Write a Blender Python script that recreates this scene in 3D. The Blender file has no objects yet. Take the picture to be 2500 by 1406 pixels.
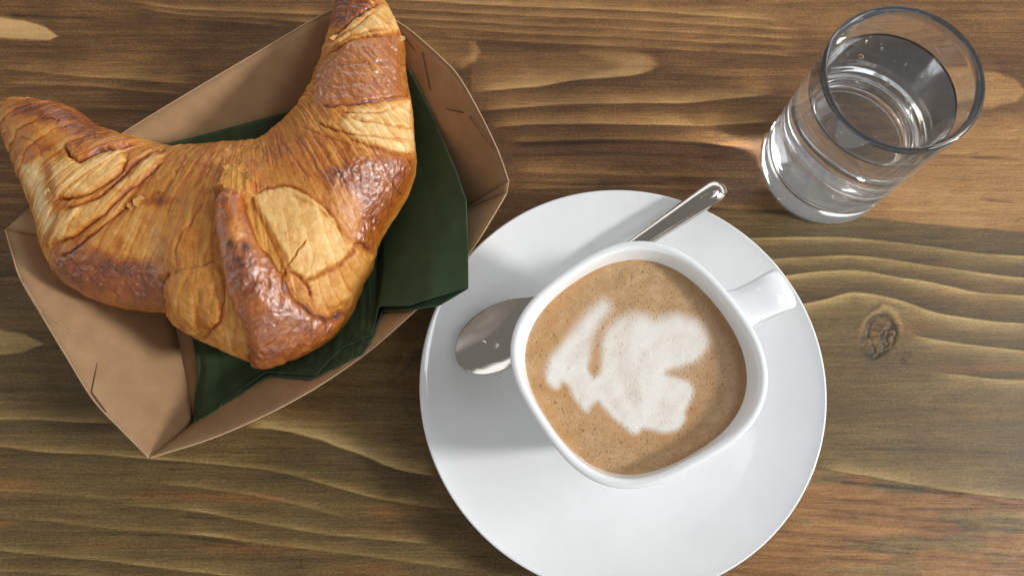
import bpy, math
import numpy as np

# ------------------------------------------------------------------ camera, light, exposure
CM = 0.01                                   # geometry is written in centimetres
F_PX, PITCH, CAM_H = 2040.0, math.radians(14.75), 32.5
scene = bpy.context.scene
cd = bpy.data.cameras.new('camera')
cam = bpy.data.objects.new('camera', cd)
scene.collection.objects.link(cam)
cam.location = (0, 0, CAM_H * CM)
cam.rotation_euler = (PITCH, 0, 0)
cd.sensor_width = 36.0
cd.lens = 36.0 * F_PX / 2500.0
cd.clip_start, cd.clip_end = 0.005, 50
scene.camera = cam

world = bpy.data.worlds.new('World')
scene.world = world
world.use_nodes = True
wb = world.node_tree.nodes['Background']
wb.inputs['Color'].default_value = (1.0, 0.975, 0.95, 1)
wb.inputs['Strength'].default_value = 0.22


def lamp(name, loc, size, energy, color, target=(0.02, 0.06, 0.02), shape='RECTANGLE'):
    d = bpy.data.lights.new(name, 'AREA')
    d.shape = shape
    d.size = size[0]
    d.size_y = size[1]
    d.energy = energy
    d.color = color
    o = bpy.data.objects.new(name, d)
    scene.collection.objects.link(o)
    o.location = loc
    from mathutils import Vector
    o.rotation_euler = (Vector(target) - Vector(loc)).to_track_quat('-Z', 'Y').to_euler()
    return o


# daylight: the sunny pane to the right of the table, the paler window around it, and four added unseen fill panels that soften shade and brighten the glass
lamp('window_and_fill_light', (1.56, -0.28, 0.92), (0.20, 0.22), 22, (1.0, 0.98, 0.955))
lamp('window_and_fill_light', (1.25, 0.20, 1.45), (0.7, 0.5), 7.5, (0.92, 0.96, 1.0))
lamp('window_and_fill_light', (0.3, 2.2, 0.75), (2.6, 1.2), 14, (0.93, 0.96, 1.0), target=(0, 0, 0.3))
lamp('window_and_fill_light', (0.5, -2.1, 0.75), (2.6, 1.2), 12, (0.96, 0.97, 1.0), target=(0, 0, 0.3))
lamp('window_and_fill_light', (2.3, 0.1, 0.6), (2.4, 1.0), 14, (0.94, 0.97, 1.0), target=(0, 0, 0.3))
lamp('window_and_fill_light', (-2.3, 0.3, 0.7), (2.4, 1.1), 10, (1.0, 0.95, 0.88), target=(0, 0, 0.3))
for spot in ((0.86, 0.68, 2.0), (0.20, 0.94, 2.0)):
    lamp('ceiling_lamp', spot, (0.022, 0.022), 0.06, (1.0, 0.90, 0.78), shape='DISK')

scene.view_settings.view_transform = 'Standard'
scene.view_settings.look = 'None'
scene.view_settings.gamma = 1.0
scene.view_settings.exposure = 0.16
scene.render.engine = 'CYCLES'
scene.cycles.use_denoising = True
scene.cycles.max_bounces = 14
scene.cycles.transmission_bounces = 14
scene.cycles.caustics_refractive = True
scene.cycles.caustics_reflective = True
scene.cycles.blur_glossy = 0.0
scene.cycles.sample_clamp_indirect = 0

# ------------------------------------------------------------------ helpers
CT, ST = math.cos(PITCH), math.sin(PITCH)


def at(p, z):
    """reference-photo point(s) (2500 x 1406 grid) to table x, y in cm at height z"""
    p = np.atleast_2d(np.asarray(p, float))
    z = np.broadcast_to(np.asarray(z, float), (len(p),))
    a = (p[:, 0] - 1250) / F_PX
    b = -(p[:, 1] - 703) / F_PX
    d = np.stack([a, b * CT + ST, b * ST - CT], 1)
    t = (z - CAM_H) / d[:, 2]
    return np.stack([d[:, 0] * t, d[:, 1] * t, z], 1)


def to_px(v):
    """inverse of at(): where a point of the table layout lies on the traced sheet"""
    x, y, z = v[..., 0], v[..., 1], v[..., 2] - CAM_H
    dep = y * ST - z * CT
    up = y * CT + z * ST
    return 1250 + F_PX * x / dep, 703 - F_PX * up / dep


RNG = np.random.default_rng(7)
LAT = RNG.random((64, 64, 64)).astype(np.float32)


def noise2(x, y, z, octaves, gain):
    x, y = np.broadcast_arrays(np.asarray(x, np.float32), np.asarray(y, np.float32))
    out = np.zeros(x.shape, np.float32)
    amp, tot = 1.0, 0.0
    for o in range(octaves):
        f = 2.0 ** o
        Z = z * f + 3.3 * o
        sl = LAT[:, :, int(math.floor(Z)) & 63] * (1 - Z % 1) + LAT[:, :, (int(math.floor(Z)) + 1) & 63] * (Z % 1)
        sl = np.ascontiguousarray(sl).ravel()
        X, Y = x * np.float32(f) + np.float32(13.7 * o), y * np.float32(f) + np.float32(7.1 * o)
        fx, fy = np.floor(X), np.floor(Y)
        u, v = X - fx, Y - fy
        u, v = u * u * (3 - 2 * u), v * v * (3 - 2 * v)
        xi, yi = fx.astype(np.int32), fy.astype(np.int32)
        x0, x1, y0, y1 = (xi & 63) << 6, ((xi + 1) & 63) << 6, yi & 63, (yi + 1) & 63
        a, b, c, d = sl[x0 + y0], sl[x1 + y0], sl[x0 + y1], sl[x1 + y1]
        lo = a + (b - a) * u
        out += amp * (lo + ((c + (d - c) * u) - lo) * v)
        tot += amp
        amp *= gain
    return out / tot * 2 - 1


def noise(x, y, z=0.0, octaves=1, gain=0.5):
    if np.ndim(z) == 0:
        return noise2(x, y, float(z), octaves, gain)
    x, y, z = np.broadcast_arrays(np.asarray(x, np.float32), np.asarray(y, np.float32), np.asarray(z, np.float32))
    out = np.zeros(x.shape, np.float32)
    amp, tot = 1.0, 0.0
    for o in range(octaves):
        f = 2.0 ** o
        X, Y, Z = x * f + 13.7 * o, y * f + 7.1 * o, z * f + 3.3 * o
        xi, yi, zi = np.floor(X).astype(int), np.floor(Y).astype(int), np.floor(Z).astype(int)
        u, v, w = X - xi, Y - yi, Z - zi
        u, v, w = u * u * (3 - 2 * u), v * v * (3 - 2 * v), w * w * (3 - 2 * w)
        g = lambda a, b, c: LAT[(xi + a) & 63, (yi + b) & 63, (zi + c) & 63]
        lo = (g(0, 0, 0) * (1 - u) + g(1, 0, 0) * u) * (1 - v) + (g(0, 1, 0) * (1 - u) + g(1, 1, 0) * u) * v
        hi = (g(0, 0, 1) * (1 - u) + g(1, 0, 1) * u) * (1 - v) + (g(0, 1, 1) * (1 - u) + g(1, 1, 1) * u) * v
        out += amp * (lo * (1 - w) + hi * w)
        tot += amp
        amp *= gain
    return out / tot * 2 - 1


def sstep(a, b, x):
    t = np.clip((x - a) / (b - a), 0, 1)
    return t * t * (3 - 2 * t)


def spline(pts, n):
    """Catmull-Rom through the rows of pts, resampled to n rows"""
    p = np.asarray(pts, float)
    p = np.vstack([2 * p[0] - p[1], p, 2 * p[-1] - p[-2]])
    m = len(p) - 3
    t = np.linspace(0, m - 1e-9, n)
    i = t.astype(int)
    u = (t - i)[:, None]
    a, b, c, d = p[i], p[i + 1], p[i + 2], p[i + 3]
    return 0.5 * (2 * b + (c - a) * u + (2 * a - 5 * b + 4 * c - d) * u ** 2 + (3 * b - a - 3 * c + d) * u ** 3)


def seg_dist(x, y, poly, closed=False):
    """distance, sign (+ on the right hand when walking on the page with y down) and run along a polyline"""
    P = np.asarray(poly, float)
    if closed:
        P = np.vstack([P, P[:1]])
    best = np.full(x.shape, 1e9)
    sgn = np.zeros(x.shape)
    run = np.zeros(x.shape)
    L = np.hypot(*(P[1:] - P[:-1]).T)
    acc = np.concatenate([[0], np.cumsum(L)])
    for k in range(len(P) - 1):
        dx, dy = P[k + 1] - P[k]
        l2 = dx * dx + dy * dy + 1e-9
        t = np.clip(((x - P[k, 0]) * dx + (y - P[k, 1]) * dy) / l2, 0, 1)
        ex, ey = x - P[k, 0] - t * dx, y - P[k, 1] - t * dy
        d = np.hypot(ex, ey)
        m = d < best
        best = np.where(m, d, best)
        sgn = np.where(m, np.sign(dx * ey - dy * ex), sgn)
        run = np.where(m, (acc[k] + t * L[k]) / acc[-1], run)
    return best, sgn, run


def inside(x, y, poly):
    P = np.asarray(poly, float)
    c = np.zeros(x.shape, bool)
    for k in range(len(P)):
        (x0, y0), (x1, y1) = P[k - 1], P[k]
        if y0 == y1:
            continue
        c ^= ((y0 > y) != (y1 > y)) & (x < (x1 - x0) * (y - y0) / (y1 - y0) + x0)
    return c


def region(x, y, poly, soft):
    """1 inside a closed traced outline, falling to 0 across its soft edge"""
    P = np.asarray(poly, float)
    lo, hi = P.min(0) - 2 * soft, P.max(0) + 2 * soft
    m = (x > lo[0]) & (x < hi[0]) & (y > lo[1]) & (y < hi[1])
    out = np.zeros(x.shape)
    if m.any():
        d, _, _ = seg_dist(x[m], y[m], P, True)
        s = np.where(inside(x[m], y[m], P), d, -d)
        out[m] = sstep(-soft, soft, s)
    return out


def make(name, verts, faces, mat, parent=None, smooth=True, attrs=None, origin=None, solid=True):
    """link ONE mesh object; verts in cm"""
    v = np.asarray(verts, float)
    if isinstance(faces, np.ndarray) and solid:
        c = v.mean(0)
        tri = v[faces[:, :3]] - c
        vol = np.einsum('ij,ij->i', tri[:, 0], np.cross(tri[:, 1], tri[:, 2])).sum()
        if faces.shape[1] == 4:
            tri = v[faces[:, [0, 2, 3]]] - c
            vol += np.einsum('ij,ij->i', tri[:, 0], np.cross(tri[:, 1], tri[:, 2])).sum()
        if vol < 0:
            faces = faces[:, ::-1].copy()
    if origin is None:
        origin = (0, 0, 0)
    org = np.asarray(origin, float)
    me = bpy.data.meshes.new(name)
    if isinstance(faces, np.ndarray):
        n, k = faces.shape
        me.vertices.add(len(v))
        me.vertices.foreach_set('co', ((v - org) * CM).astype(np.float32).ravel())
        me.loops.add(n * k)
        me.polygons.add(n)
        me.loops.foreach_set('vertex_index', faces.astype(np.int32).ravel())
        me.polygons.foreach_set('loop_start', np.arange(0, n * k, k, dtype=np.int32))
        me.update(calc_edges=True)
    else:
        me.from_pydata([tuple(r) for r in (v - org) * CM], [], faces)
        me.update()
    me.polygons.foreach_set('use_smooth', np.full(len(me.polygons), smooth))
    for k, a in (attrs or {}).items():
        at_ = me.attributes.new(k, 'FLOAT', 'POINT')
        at_.data.foreach_set('value', np.asarray(a, np.float32).ravel())
    me.materials.append(mat)
    me.validate()
    o = bpy.data.objects.new(name, me)
    scene.collection.objects.link(o)
    if parent is None:
        o.location = org * CM
    else:
        o.parent = parent
        o.location = org * CM - np.asarray(parent['_org'])
    return o


def thing(name, org, label, cat):
    o = bpy.data.objects.new(name, None)
    scene.collection.objects.link(o)
    o.empty_display_size = 0.01
    o.location = np.asarray(org) * CM
    o['_org'] = [float(c) * CM for c in org]
    o['label'] = label
    o['category'] = cat
    return o


def grid_faces(nu, nv, wrap_u=False, wrap_v=False):
    iu = np.arange(nu if wrap_u else nu - 1)
    iv = np.arange(nv if wrap_v else nv - 1)
    U, V = np.meshgrid(iu, iv, indexing='ij')
    U2, V2 = (U + 1) % nu, (V + 1) % nv
    return np.stack([U * nv + V, U2 * nv + V, U2 * nv + V2, U * nv + V2], -1).reshape(-1, 4)


def revolve(prof, n, shape=None, closed=True):
    """rings of (r, z); shape(theta, k) scales the radius of ring k"""
    th = np.linspace(0, 2 * np.pi, n, endpoint=False)
    rows = []
    for k, (r, z) in enumerate(prof):
        rr = r * (shape(th, k) if shape else 1.0)
        rows.append(np.stack([rr * np.cos(th), rr * np.sin(th), np.full(n, z)], 1))
    v = np.concatenate(rows)
    f = grid_faces(len(prof), n, wrap_u=closed, wrap_v=True)
    return v, f


# ------------------------------------------------------------------ material helpers
class Mat:
    def __init__(self, name):
        self.m = bpy.data.materials.new(name)
        self.m.use_nodes = True
        self.t = self.m.node_tree
        self.b = self.t.nodes['Principled BSDF']

    def n(self, kind, **kw):
        nd = self.t.nodes.new(kind)
        for k, v in kw.items():
            setattr(nd, k, v)
        return nd

    def link(self, a, b):
        self.t.links.new(a, b)

    def set(self, **kw):
        for k, v in kw.items():
            self.b.inputs[k.replace('_', ' ')].default_value = v
        return self

    def val(self, sock, v):
        if hasattr(v, 'links'):
            self.link(v, sock)
        else:
            sock.default_value = v

    def math(self, op, a, b=0.0, clamp=False):
        nd = self.n('ShaderNodeMath', operation=op, use_clamp=clamp)
        self.val(nd.inputs[0], a)
        self.val(nd.inputs[1], b)
        return nd.outputs[0]

    def attr(self, name):
        return self.n('ShaderNodeAttribute', attribute_name=name).outputs['Fac']

    def mix(self, fac, a, b, blend='MIX'):
        nd = self.n('ShaderNodeMix', data_type='RGBA', blend_type=blend)
        self.val(nd.inputs[0], fac)
        for s, v in ((nd.inputs[6], a), (nd.inputs[7], b)):
            if hasattr(v, 'links'):
                self.link(v, s)
            else:
                s.default_value = (*v, 1)
        return nd.outputs[2]

    def ramp(self, fac, stops, interp='LINEAR'):
        nd = self.n('ShaderNodeValToRGB')
        nd.color_ramp.interpolation = interp
        el = nd.color_ramp.elements
        while len(el) < len(stops):
            el.new(0.5)
        for e, (p, c) in zip(el, stops):
            e.position = p
            e.color = (*c, 1) if hasattr(c, '__len__') else (c, c, c, 1)
        self.val(nd.inputs[0], fac)
        return nd.outputs[0]

    def coords(self, scale, rot=(0, 0, 0)):
        tc = self.n('ShaderNodeTexCoord')
        mp = self.n('ShaderNodeMapping')
        mp.inputs['Scale'].default_value = scale
        mp.inputs['Rotation'].default_value = rot
        self.link(tc.outputs['Object'], mp.inputs['Vector'])
        return mp.outputs['Vector']

    def noise(self, vec, scale, detail=4, rough=0.55, dist=0.0):
        nd = self.n('ShaderNodeTexNoise')
        self.link(vec, nd.inputs['Vector'])
        nd.inputs['Scale'].default_value = scale
        nd.inputs['Detail'].default_value = detail
        nd.inputs['Roughness'].default_value = rough
        nd.inputs['Distortion'].default_value = dist
        return nd.outputs['Fac']

    def bump(self, height, dist, strength=1.0, normal=None):
        nd = self.n('ShaderNodeBump')
        self.val(nd.inputs['Height'], height)
        nd.inputs['Distance'].default_value = dist
        self.val(nd.inputs['Strength'], strength)
        if normal is not None:
            self.link(normal, nd.inputs['Normal'])
        return nd.outputs['Normal']


# ------------------------------------------------------------------ materials
def wood_material():
    M = Mat('stained pine')
    pale, olive, orange, dark, rough = (M.attr(k) for k in ('pale', 'olive', 'orange', 'dark', 'chip'))
    fib = M.noise(M.coords((14, 420, 60)), 1.0, 5, 0.6)          # long fibres
    fib2 = M.noise(M.coords((60, 1700, 200)), 1.0, 3, 0.6)       # pores
    blot = M.noise(M.coords((30, 60, 60)), 1.0, 4, 0.6)
    grit = M.noise(M.coords((900, 1300, 900)), 1.0, 2, 0.7)
    t = M.math('ADD', pale, M.math('MULTIPLY', M.math('SUBTRACT', fib, 0.5), 0.40))
    t = M.math('ADD', t, M.math('MULTIPLY', M.math('SUBTRACT', blot, 0.5), 0.35))
    t = M.math('ADD', t, M.math('MULTIPLY', M.math('SUBTRACT', fib2, 0.5), 0.36))
    t = M.math('ADD', t, M.math('MULTIPLY', M.math('SUBTRACT', grit, 0.5), 0.55))
    t = M.math('SUBTRACT', t, M.math('MULTIPLY', dark, 0.6))
    pore = M.ramp(M.noise(M.coords((120, 2600, 200)), 1.0, 2, 0.5), [(0.56, 0.0), (0.68, 1.0)])
    streak = M.ramp(M.noise(M.coords((9, 1100, 60), (0, 0, -0.03)), 1.0, 4, 0.65), [(0.56, 0.0), (0.72, 1.0)])
    t = M.math('SUBTRACT', t, M.math('MULTIPLY', pore, 0.16))
    t = M.math('SUBTRACT', t, M.math('MULTIPLY', streak, M.math('ADD', 0.10, M.math('MULTIPLY', orange, 0.22))))
    brown = M.ramp(t, [(0.0, (0.046, 0.021, 0.008)), (0.28, (0.138, 0.064, 0.021)), (0.55, (0.315, 0.162, 0.054)), (1.0, (0.64, 0.395, 0.160))])
    green = M.ramp(t, [(0.0, (0.046, 0.032, 0.013)), (0.28, (0.122, 0.077, 0.026)), (0.55, (0.232, 0.150, 0.052)), (1.0, (0.52, 0.36, 0.150))])
    c = M.mix(olive, brown, green)
    ofib = M.noise(M.coords((12, 620, 60), (0, 0, -0.03)), 1.0, 5, 0.72)
    om = M.math('MULTIPLY', orange, M.ramp(M.math('ADD', ofib, M.math('MULTIPLY', orange, 0.18)), [(0.42, 0.0), (0.62, 1.0)]))
    oc = M.ramp(t, [(0.0, (0.085, 0.034, 0.012)), (0.4, (0.27, 0.125, 0.038)), (0.9, (0.55, 0.29, 0.095))])
    c = M.mix(om, c, oc)
    M.link(c, M.b.inputs['Base Color'])
    M.set(Roughness=0.42, Specular_IOR_Level=0.42)
    M.link(M.math('ADD', 0.36, M.math('MULTIPLY', fib, 0.22)), M.b.inputs['Roughness'])
    h = M.math('ADD', M.math('MULTIPLY', fib, 0.5), M.math('MULTIPLY', fib2, 0.35))
    h = M.math('ADD', h, M.math('MULTIPLY', pale, 0.8))
    h = M.math('ADD', h, M.math('MULTIPLY', grit, 0.22))
    vor = M.n('ShaderNodeTexVoronoi', feature='SMOOTH_F1')
    M.link(M.coords((150, 420, 300)), vor.inputs['Vector'])
    vor.inputs['Scale'].default_value = 1.0
    h = M.math('SUBTRACT', h, M.math('MULTIPLY', M.math('MULTIPLY', rough, M.ramp(vor.outputs['Distance'], [(0.35, 0.0), (0.75, 1.0)])), 1.5))
    M.link(M.bump(h, 0.00020, 0.8), M.b.inputs['Normal'])
    return M.m


def pastry_material():
    M = Mat('baked pastry')
    brown, gloss, crease, burnt, yellow = (M.attr(k) for k in ('brown', 'gloss', 'crease', 'burnt', 'yellow'))
    v = M.coords((100, 100, 100))
    n1 = M.noise(v, 2.2, 6, 0.62)
    n2 = M.noise(v, 9.0, 5, 0.65)
    n3 = M.noise(v, 34.0, 3, 0.6)
    t = M.math('ADD', brown, M.math('MULTIPLY', M.math('SUBTRACT', n1, 0.5), 0.34))
    t = M.math('ADD', t, M.math('MULTIPLY', M.math('SUBTRACT', n2, 0.5), 0.30))
    t = M.math('ADD', t, M.math('MULTIPLY', M.math('SUBTRACT', n3, 0.5), 0.16))
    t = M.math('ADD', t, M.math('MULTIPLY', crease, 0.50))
    c = M.ramp(t, [(0.0, (0.84, 0.64, 0.33)), (0.22, (0.72, 0.425, 0.145)), (0.45, (0.56, 0.240, 0.042)),
                   (0.66, (0.41, 0.120, 0.013)), (0.85, (0.235, 0.054, 0.008)), (1.0, (0.085, 0.021, 0.007))])
    c = M.mix(yellow, c, (0.70, 0.37, 0.07))
    c = M.mix(burnt, c, (0.035, 0.012, 0.016))
    M.link(c, M.b.inputs['Base Color'])
    M.link(M.math('SUBTRACT', 0.60, M.math('MULTIPLY', gloss, 0.32)), M.b.inputs['Roughness'])
    M.link(M.math('MULTIPLY', gloss, 0.95), M.b.inputs['Coat Weight'])
    M.set(Coat_IOR=1.75, Coat_Roughness=0.10, Specular_IOR_Level=0.38, Subsurface_Weight=0.10, Subsurface_Scale=0.0025,
          Subsurface_Radius=(1.0, 0.45, 0.15))
    blis = M.noise(v, 6.5, 5, 0.6, 0.8)
    h = M.math('ADD', M.math('MULTIPLY', n2, 0.6), M.math('MULTIPLY', n3, 0.28))
    h = M.math('ADD', h, M.math('MULTIPLY', M.math('MULTIPLY', blis, gloss), 1.3))
    nrm = M.bump(h, 0.00026, 0.8)
    M.link(nrm, M.b.inputs['Normal'])
    M.link(nrm, M.b.inputs['Coat Normal'])
    return M.m


def paper_material(name, col, var, grain=220, rough=0.85):
    M = Mat(name)
    v = M.coords((100, 100, 100))
    a = M.noise(v, 1.3, 4)
    b = M.noise(v, grain / 10.0, 4, 0.7)
    f = M.math('ADD', M.math('MULTIPLY', a, 0.5), M.math('MULTIPLY', b, 0.5))
    c = M.ramp(f, [(0.3, tuple(x * (1 - var) for x in col)), (0.7, tuple(min(1, x * (1 + var)) for x in col))])
    M.link(c, M.b.inputs['Base Color'])
    M.set(Roughness=rough, Specular_IOR_Level=0.25)
    M.link(M.bump(b, 0.00012, 0.6), M.b.inputs['Normal'])
    return M.m


def porcelain_material():
    M = Mat('white glazed porcelain')
    v = M.coords((100, 100, 100))
    a = M.noise(v, 0.6, 3)
    c = M.ramp(a, [(0.3, (0.765, 0.785, 0.795)), (0.7, (0.80, 0.82, 0.83))])
    M.link(c, M.b.inputs['Base Color'])
    M.set(Roughness=0.045, Specular_IOR_Level=0.5, Coat_Weight=0.25, Coat_Roughness=0.03)
    M.link(M.bump(M.noise(v, 1.1, 2), 0.0006, 0.03), M.b.inputs['Normal'])
    return M.m


def foam_material():
    M = Mat('milk foam and crema')
    milk, cara, shade = M.attr('milk'), M.attr('caramel'), M.attr('shade')
    v = M.coords((100, 100, 100))
    n1 = M.noise(v, 2.0, 5, 0.6)
    n2 = M.noise(v, 12.0, 4, 0.65)
    f = M.math('ADD', M.math('MULTIPLY', n1, 0.55), M.math('MULTIPLY', n2, 0.45))
    crema = M.ramp(f, [(0.30, (0.38, 0.215, 0.095)), (0.5, (0.52, 0.330, 0.165)), (0.72, (0.66, 0.465, 0.275))])
    crema = M.mix(cara, crema, (0.52, 0.265, 0.085))
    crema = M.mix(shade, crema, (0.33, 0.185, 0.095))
    white = M.ramp(f, [(0.3, (0.80, 0.765, 0.70)), (0.7, (0.88, 0.86, 0.815))])
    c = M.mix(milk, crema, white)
    hs = None
    for sc, lo, hi, w, thr in ((6.0, 0.15, 0.25, 0.9, 0.42), (2.3, 0.10, 0.15, 1.0, 0.50), (10.0, 0.20, 0.34, 0.7, 0.35)):
        vo = M.n('ShaderNodeTexVoronoi', feature='F1')
        M.link(v, vo.inputs['Vector'])
        vo.inputs['Scale'].default_value = sc
        sep = M.n('ShaderNodeSeparateColor')
        M.link(vo.outputs['Color'], sep.inputs[0])
        on = M.math('GREATER_THAN', sep.outputs[0], thr)
        dot = M.math('MULTIPLY', M.ramp(vo.outputs['Distance'], [(lo, 1.0), (hi, 0.0)]), on)
        amt = M.math('MULTIPLY', M.math('MULTIPLY', dot, w), M.math('SUBTRACT', 1.0, M.math('MULTIPLY', milk, 0.90)))
        c = M.mix(amt, c, M.mix(0.46, c, (0.22, 0.115, 0.05)))
        hs = dot if hs is None else M.math('ADD', hs, dot)
    M.link(c, M.b.inputs['Base Color'])
    M.set(Roughness=0.42, Specular_IOR_Level=0.4, Subsurface_Weight=0.08, Subsurface_Scale=0.002)
    h = M.math('SUBTRACT', M.math('MULTIPLY', n2, 0.25), M.math('MULTIPLY', M.math('MULTIPLY', hs, M.math('SUBTRACT', 1.0, M.math('MULTIPLY', milk, 0.8))), 0.5))
    M.link(M.bump(h, 0.0004, 0.7), M.b.inputs['Normal'])
    return M.m


def steel_material():
    M = Mat('polished steel')
    v = M.coords((100, 100, 100))
    s = M.noise(v, 30, 3, 0.7)
    M.set(Metallic=1.0, Base_Color=(0.56, 0.52, 0.47, 1), Roughness=0.14)
    M.link(M.math('ADD', 0.03, M.math('MULTIPLY', s, 0.09)), M.b.inputs['Roughness'])
    M.link(M.bump(M.noise(v, 18, 3), 0.00006, 0.4), M.b.inputs['Normal'])
    return M.m


def clear_material(name, ior, tint, clear=1.0):
    M = Mat(name)
    M.set(Base_Color=(*tint, 1), Roughness=0.0, IOR=ior, Transmission_Weight=clear)
    return M.m


MAT_WOOD = wood_material()
MAT_PASTRY = pastry_material()
MAT_KRAFT = paper_material('brown kraft card', (0.395, 0.245, 0.128), 0.20, 260)
MAT_EDGE = paper_material('cut card edge', (0.50, 0.33, 0.20), 0.12, 300)
MAT_SLIT_SHADE = paper_material('dark slit shade', (0.13, 0.068, 0.036), 0.1)
MAT_NAPKIN = paper_material('green tissue paper', (0.050, 0.082, 0.037), 0.24, 330, 0.92)
MAT_EDGE_LIGHT = paper_material('pale green edge light', (0.085, 0.150, 0.105), 0.2, 330, 0.9)
MAT_PORC = porcelain_material()
MAT_FOAM = foam_material()
MAT_STEEL = steel_material()
MAT_GLASS = clear_material('clear glass', 1.5, (0.985, 0.99, 0.99), 0.972)
MAT_WATER = clear_material('still water', 1.333, (0.99, 0.995, 1.0))
MAT_AIR = clear_material('air bubble', 0.76, (1, 1, 1))


# ------------------------------------------------------------------ the wooden table top
def build_table():
    def axis(a, b, lo, hi, fine):
        left = lo - np.cumsum(np.geomspace(fine, 4.0, 24))[::-1]
        right = hi + np.cumsum(np.geomspace(fine, 4.0, 24))
        m = np.arange(lo, hi, fine)
        return np.concatenate([left[left > a], m, right[right < b]])
    xs = axis(-70, 70, -24.5, 24.5, 0.052)
    ys = axis(-40, 60, -3.5, 23.0, 0.042)
    X, Y = np.meshgrid(xs, ys, indexing='ij')
    V = np.stack([X, Y, np.zeros_like(X)], -1)
    px, py = to_px(V)
    px = np.clip(px, -700, 3200)
    py = np.clip(py, -500, 2100)
    wy = noise(px / 260, py / 90, 1.5, 3) * 5 + noise(px / 60, py / 14, 2.5, 2) * 1.6
    qx, qy = px, py + wy
    pale = 0.30 + 0.10 * noise(px / 420, py / 46, 4.2, 4) + 0.05 * noise(px / 260, py / 9, 6.2, 3)
    dark = np.zeros_like(px)
    orange = np.zeros_like(px)
    chip = np.zeros_like(px)

    # ring edges traced on the board: (points, side of the pale wood, fade in px, amount)
    rings = [
        ([(880, -4), (1130, 11), (1490, 24), (1900, 52)], 'd', 16, .30),
        ([(900, 22), (1200, 36), (1500, 48), (1950, 78)], 'd', 13, .26),
        ([(920, 45), (1200, 58), (1500, 72), (1960, 100)], 'd', 12, .24),
        ([(980, 66), (1250, 80), (1560, 96), (1960, 118)], 'd', 12, .22),
        ([(1050, 92), (1300, 104), (1600, 120), (1960, 142)], 'd', 13, .22),
        ([(1150, 229), (1300, 215), (1420, 195), (1540, 185), (1590, 172), (1606, 160)], 'd', 24, .36),
        ([(1150, 275), (1250, 268), (1400, 257), (1560, 254), (1680, 252), (1760, 245), (1900, 232)], 'd', 26, .34),
        ([(1190, 316), (1300, 308), (1450, 305), (1600, 306), (1750, 308), (1900, 298)], 'd', 30, .40),
        ([(1220, 352), (1400, 346), (1550, 343), (1700, 348), (1860, 364)], 'd', 18, .20),
        ([(1230, 418), (1400, 424), (1600, 432), (1870, 440)], 'd', 20, .16),
        ([(1250, 462), (1500, 458), (1800, 470)], 'd', 18, .14),
        ([(300, 2), (420, 22), (560, 30), (820, 40)], 'd', 12, .28),
        ([(330, 22), (470, 40), (620, 47), (800, 62)], 'd', 12, .24),
        ([(350, 44), (520, 52), (720, 70)], 'd', 10, .16),
        ([(0, 172), (100, 180), (200, 190), (350, 200), (480, 208)], 'd', 24, .26),
        ([(0, 205), (150, 210), (300, 222), (460, 234)], 'd', 12, .26),
        ([(-50, 250), (150, 258), (420, 276)], 'd', 14, .12),
        ([(-50, 300), (80, 300), (420, 318)], 'd', 14, .12),
        ([(-50, 447), (0, 447), (90, 450)], 'u', 12, .20),
        ([(-50, 480), (0, 482), (90, 486)], 'u', 10, .20),
        ([(-50, 515), (0, 515), (60, 518)], 'u', 9, .18),
        ([(-50, 566), (0, 565), (40, 562)], 'u', 10, .18),
        ([(-50, 620), (0, 620), (60, 618)], 'u', 10, .18),
        ([(-50, 678), (0, 678), (80, 676)], 'u', 12, .22),
        ([(1780, 582), (1850, 581), (1964, 578), (2049, 579), (2134, 585), (2220, 594), (2305, 606), (2390, 618), (2520, 624)], 'u', 15, .48),
        ([(1800, 640), (1878, 632), (1964, 626), (2049, 623), (2106, 626), (2191, 636), (2277, 649), (2390, 666), (2520, 678)], 'u', 16, .48),
        ([(1850, 680), (1918, 671), (1992, 663), (2063, 659), (2120, 662), (2191, 676), (2277, 690), (2334, 703), (2390, 713), (2520, 722)], 'u', 18, .50),
        ([(1900, 752), (1964, 740), (2021, 727), (2072, 713), (2106, 713), (2163, 723), (2220, 740), (2277, 759), (2348, 774), (2419, 783), (2520, 790)], 'u', 26, .52),
        ([(2205, 802), (2217, 810), (2248, 823), (2305, 833), (2390, 844), (2520, 857)], 'u', 20, .46),
        ([(2262, 905), (2344, 913), (2423, 923), (2520, 926)], 'u', 22, .40),
        ([(1980, 1140), (2107, 1162), (2245, 1186), (2364, 1204), (2520, 1221)], 'd', 26, .36),
        ([(586, 1044), (680, 1051), (770, 1071), (824, 1091), (885, 1112), (950, 1141), (1022, 1159), (1080, 1168)], 'd', 34, .50),
        ([(-50, 1088), (0, 1091), (90, 1102), (288, 1114), (468, 1129), (626, 1145), (716, 1163), (824, 1192), (878, 1208), (950, 1224), (1100, 1244)], 'd', 11, .42),
        ([(-50, 1023), (0, 1024), (72, 1024), (162, 1030), (300, 1034)], 'd', 15, .42),
        ([(380, 1182), (500, 1195), (608, 1210), (716, 1231), (806, 1255), (860, 1268)], 'd', 10, .30),
        ([(420, 1243), (500, 1253), (608, 1274), (716, 1292), (824, 1307), (950, 1318), (1060, 1327)], 'd', 11, .32),
        ([(440, 1304), (500, 1310), (626, 1325), (788, 1343), (896, 1357), (1004, 1372), (1150, 1390)], 'd', 10, .28),
        ([(-50, 1342), (0, 1346), (126, 1357), (252, 1368), (360, 1382), (468, 1395), (640, 1415)], 'd', 13, .36),
        ([(280, 1230), (306, 1233), (432, 1246), (560, 1262)], 'd', 9, .22),
        ([(-50, 1262), (0, 1264), (108, 1273), (252, 1289), (396, 1300), (600, 1321)], 'd', 9, .22),
        ([(-50, 1196), (100, 1204), (260, 1216)], 'd', 9, .18),
        ([(-50, 1390), (150, 1402), (300, 1412)], 'd', 10, .2),
    ]
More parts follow.
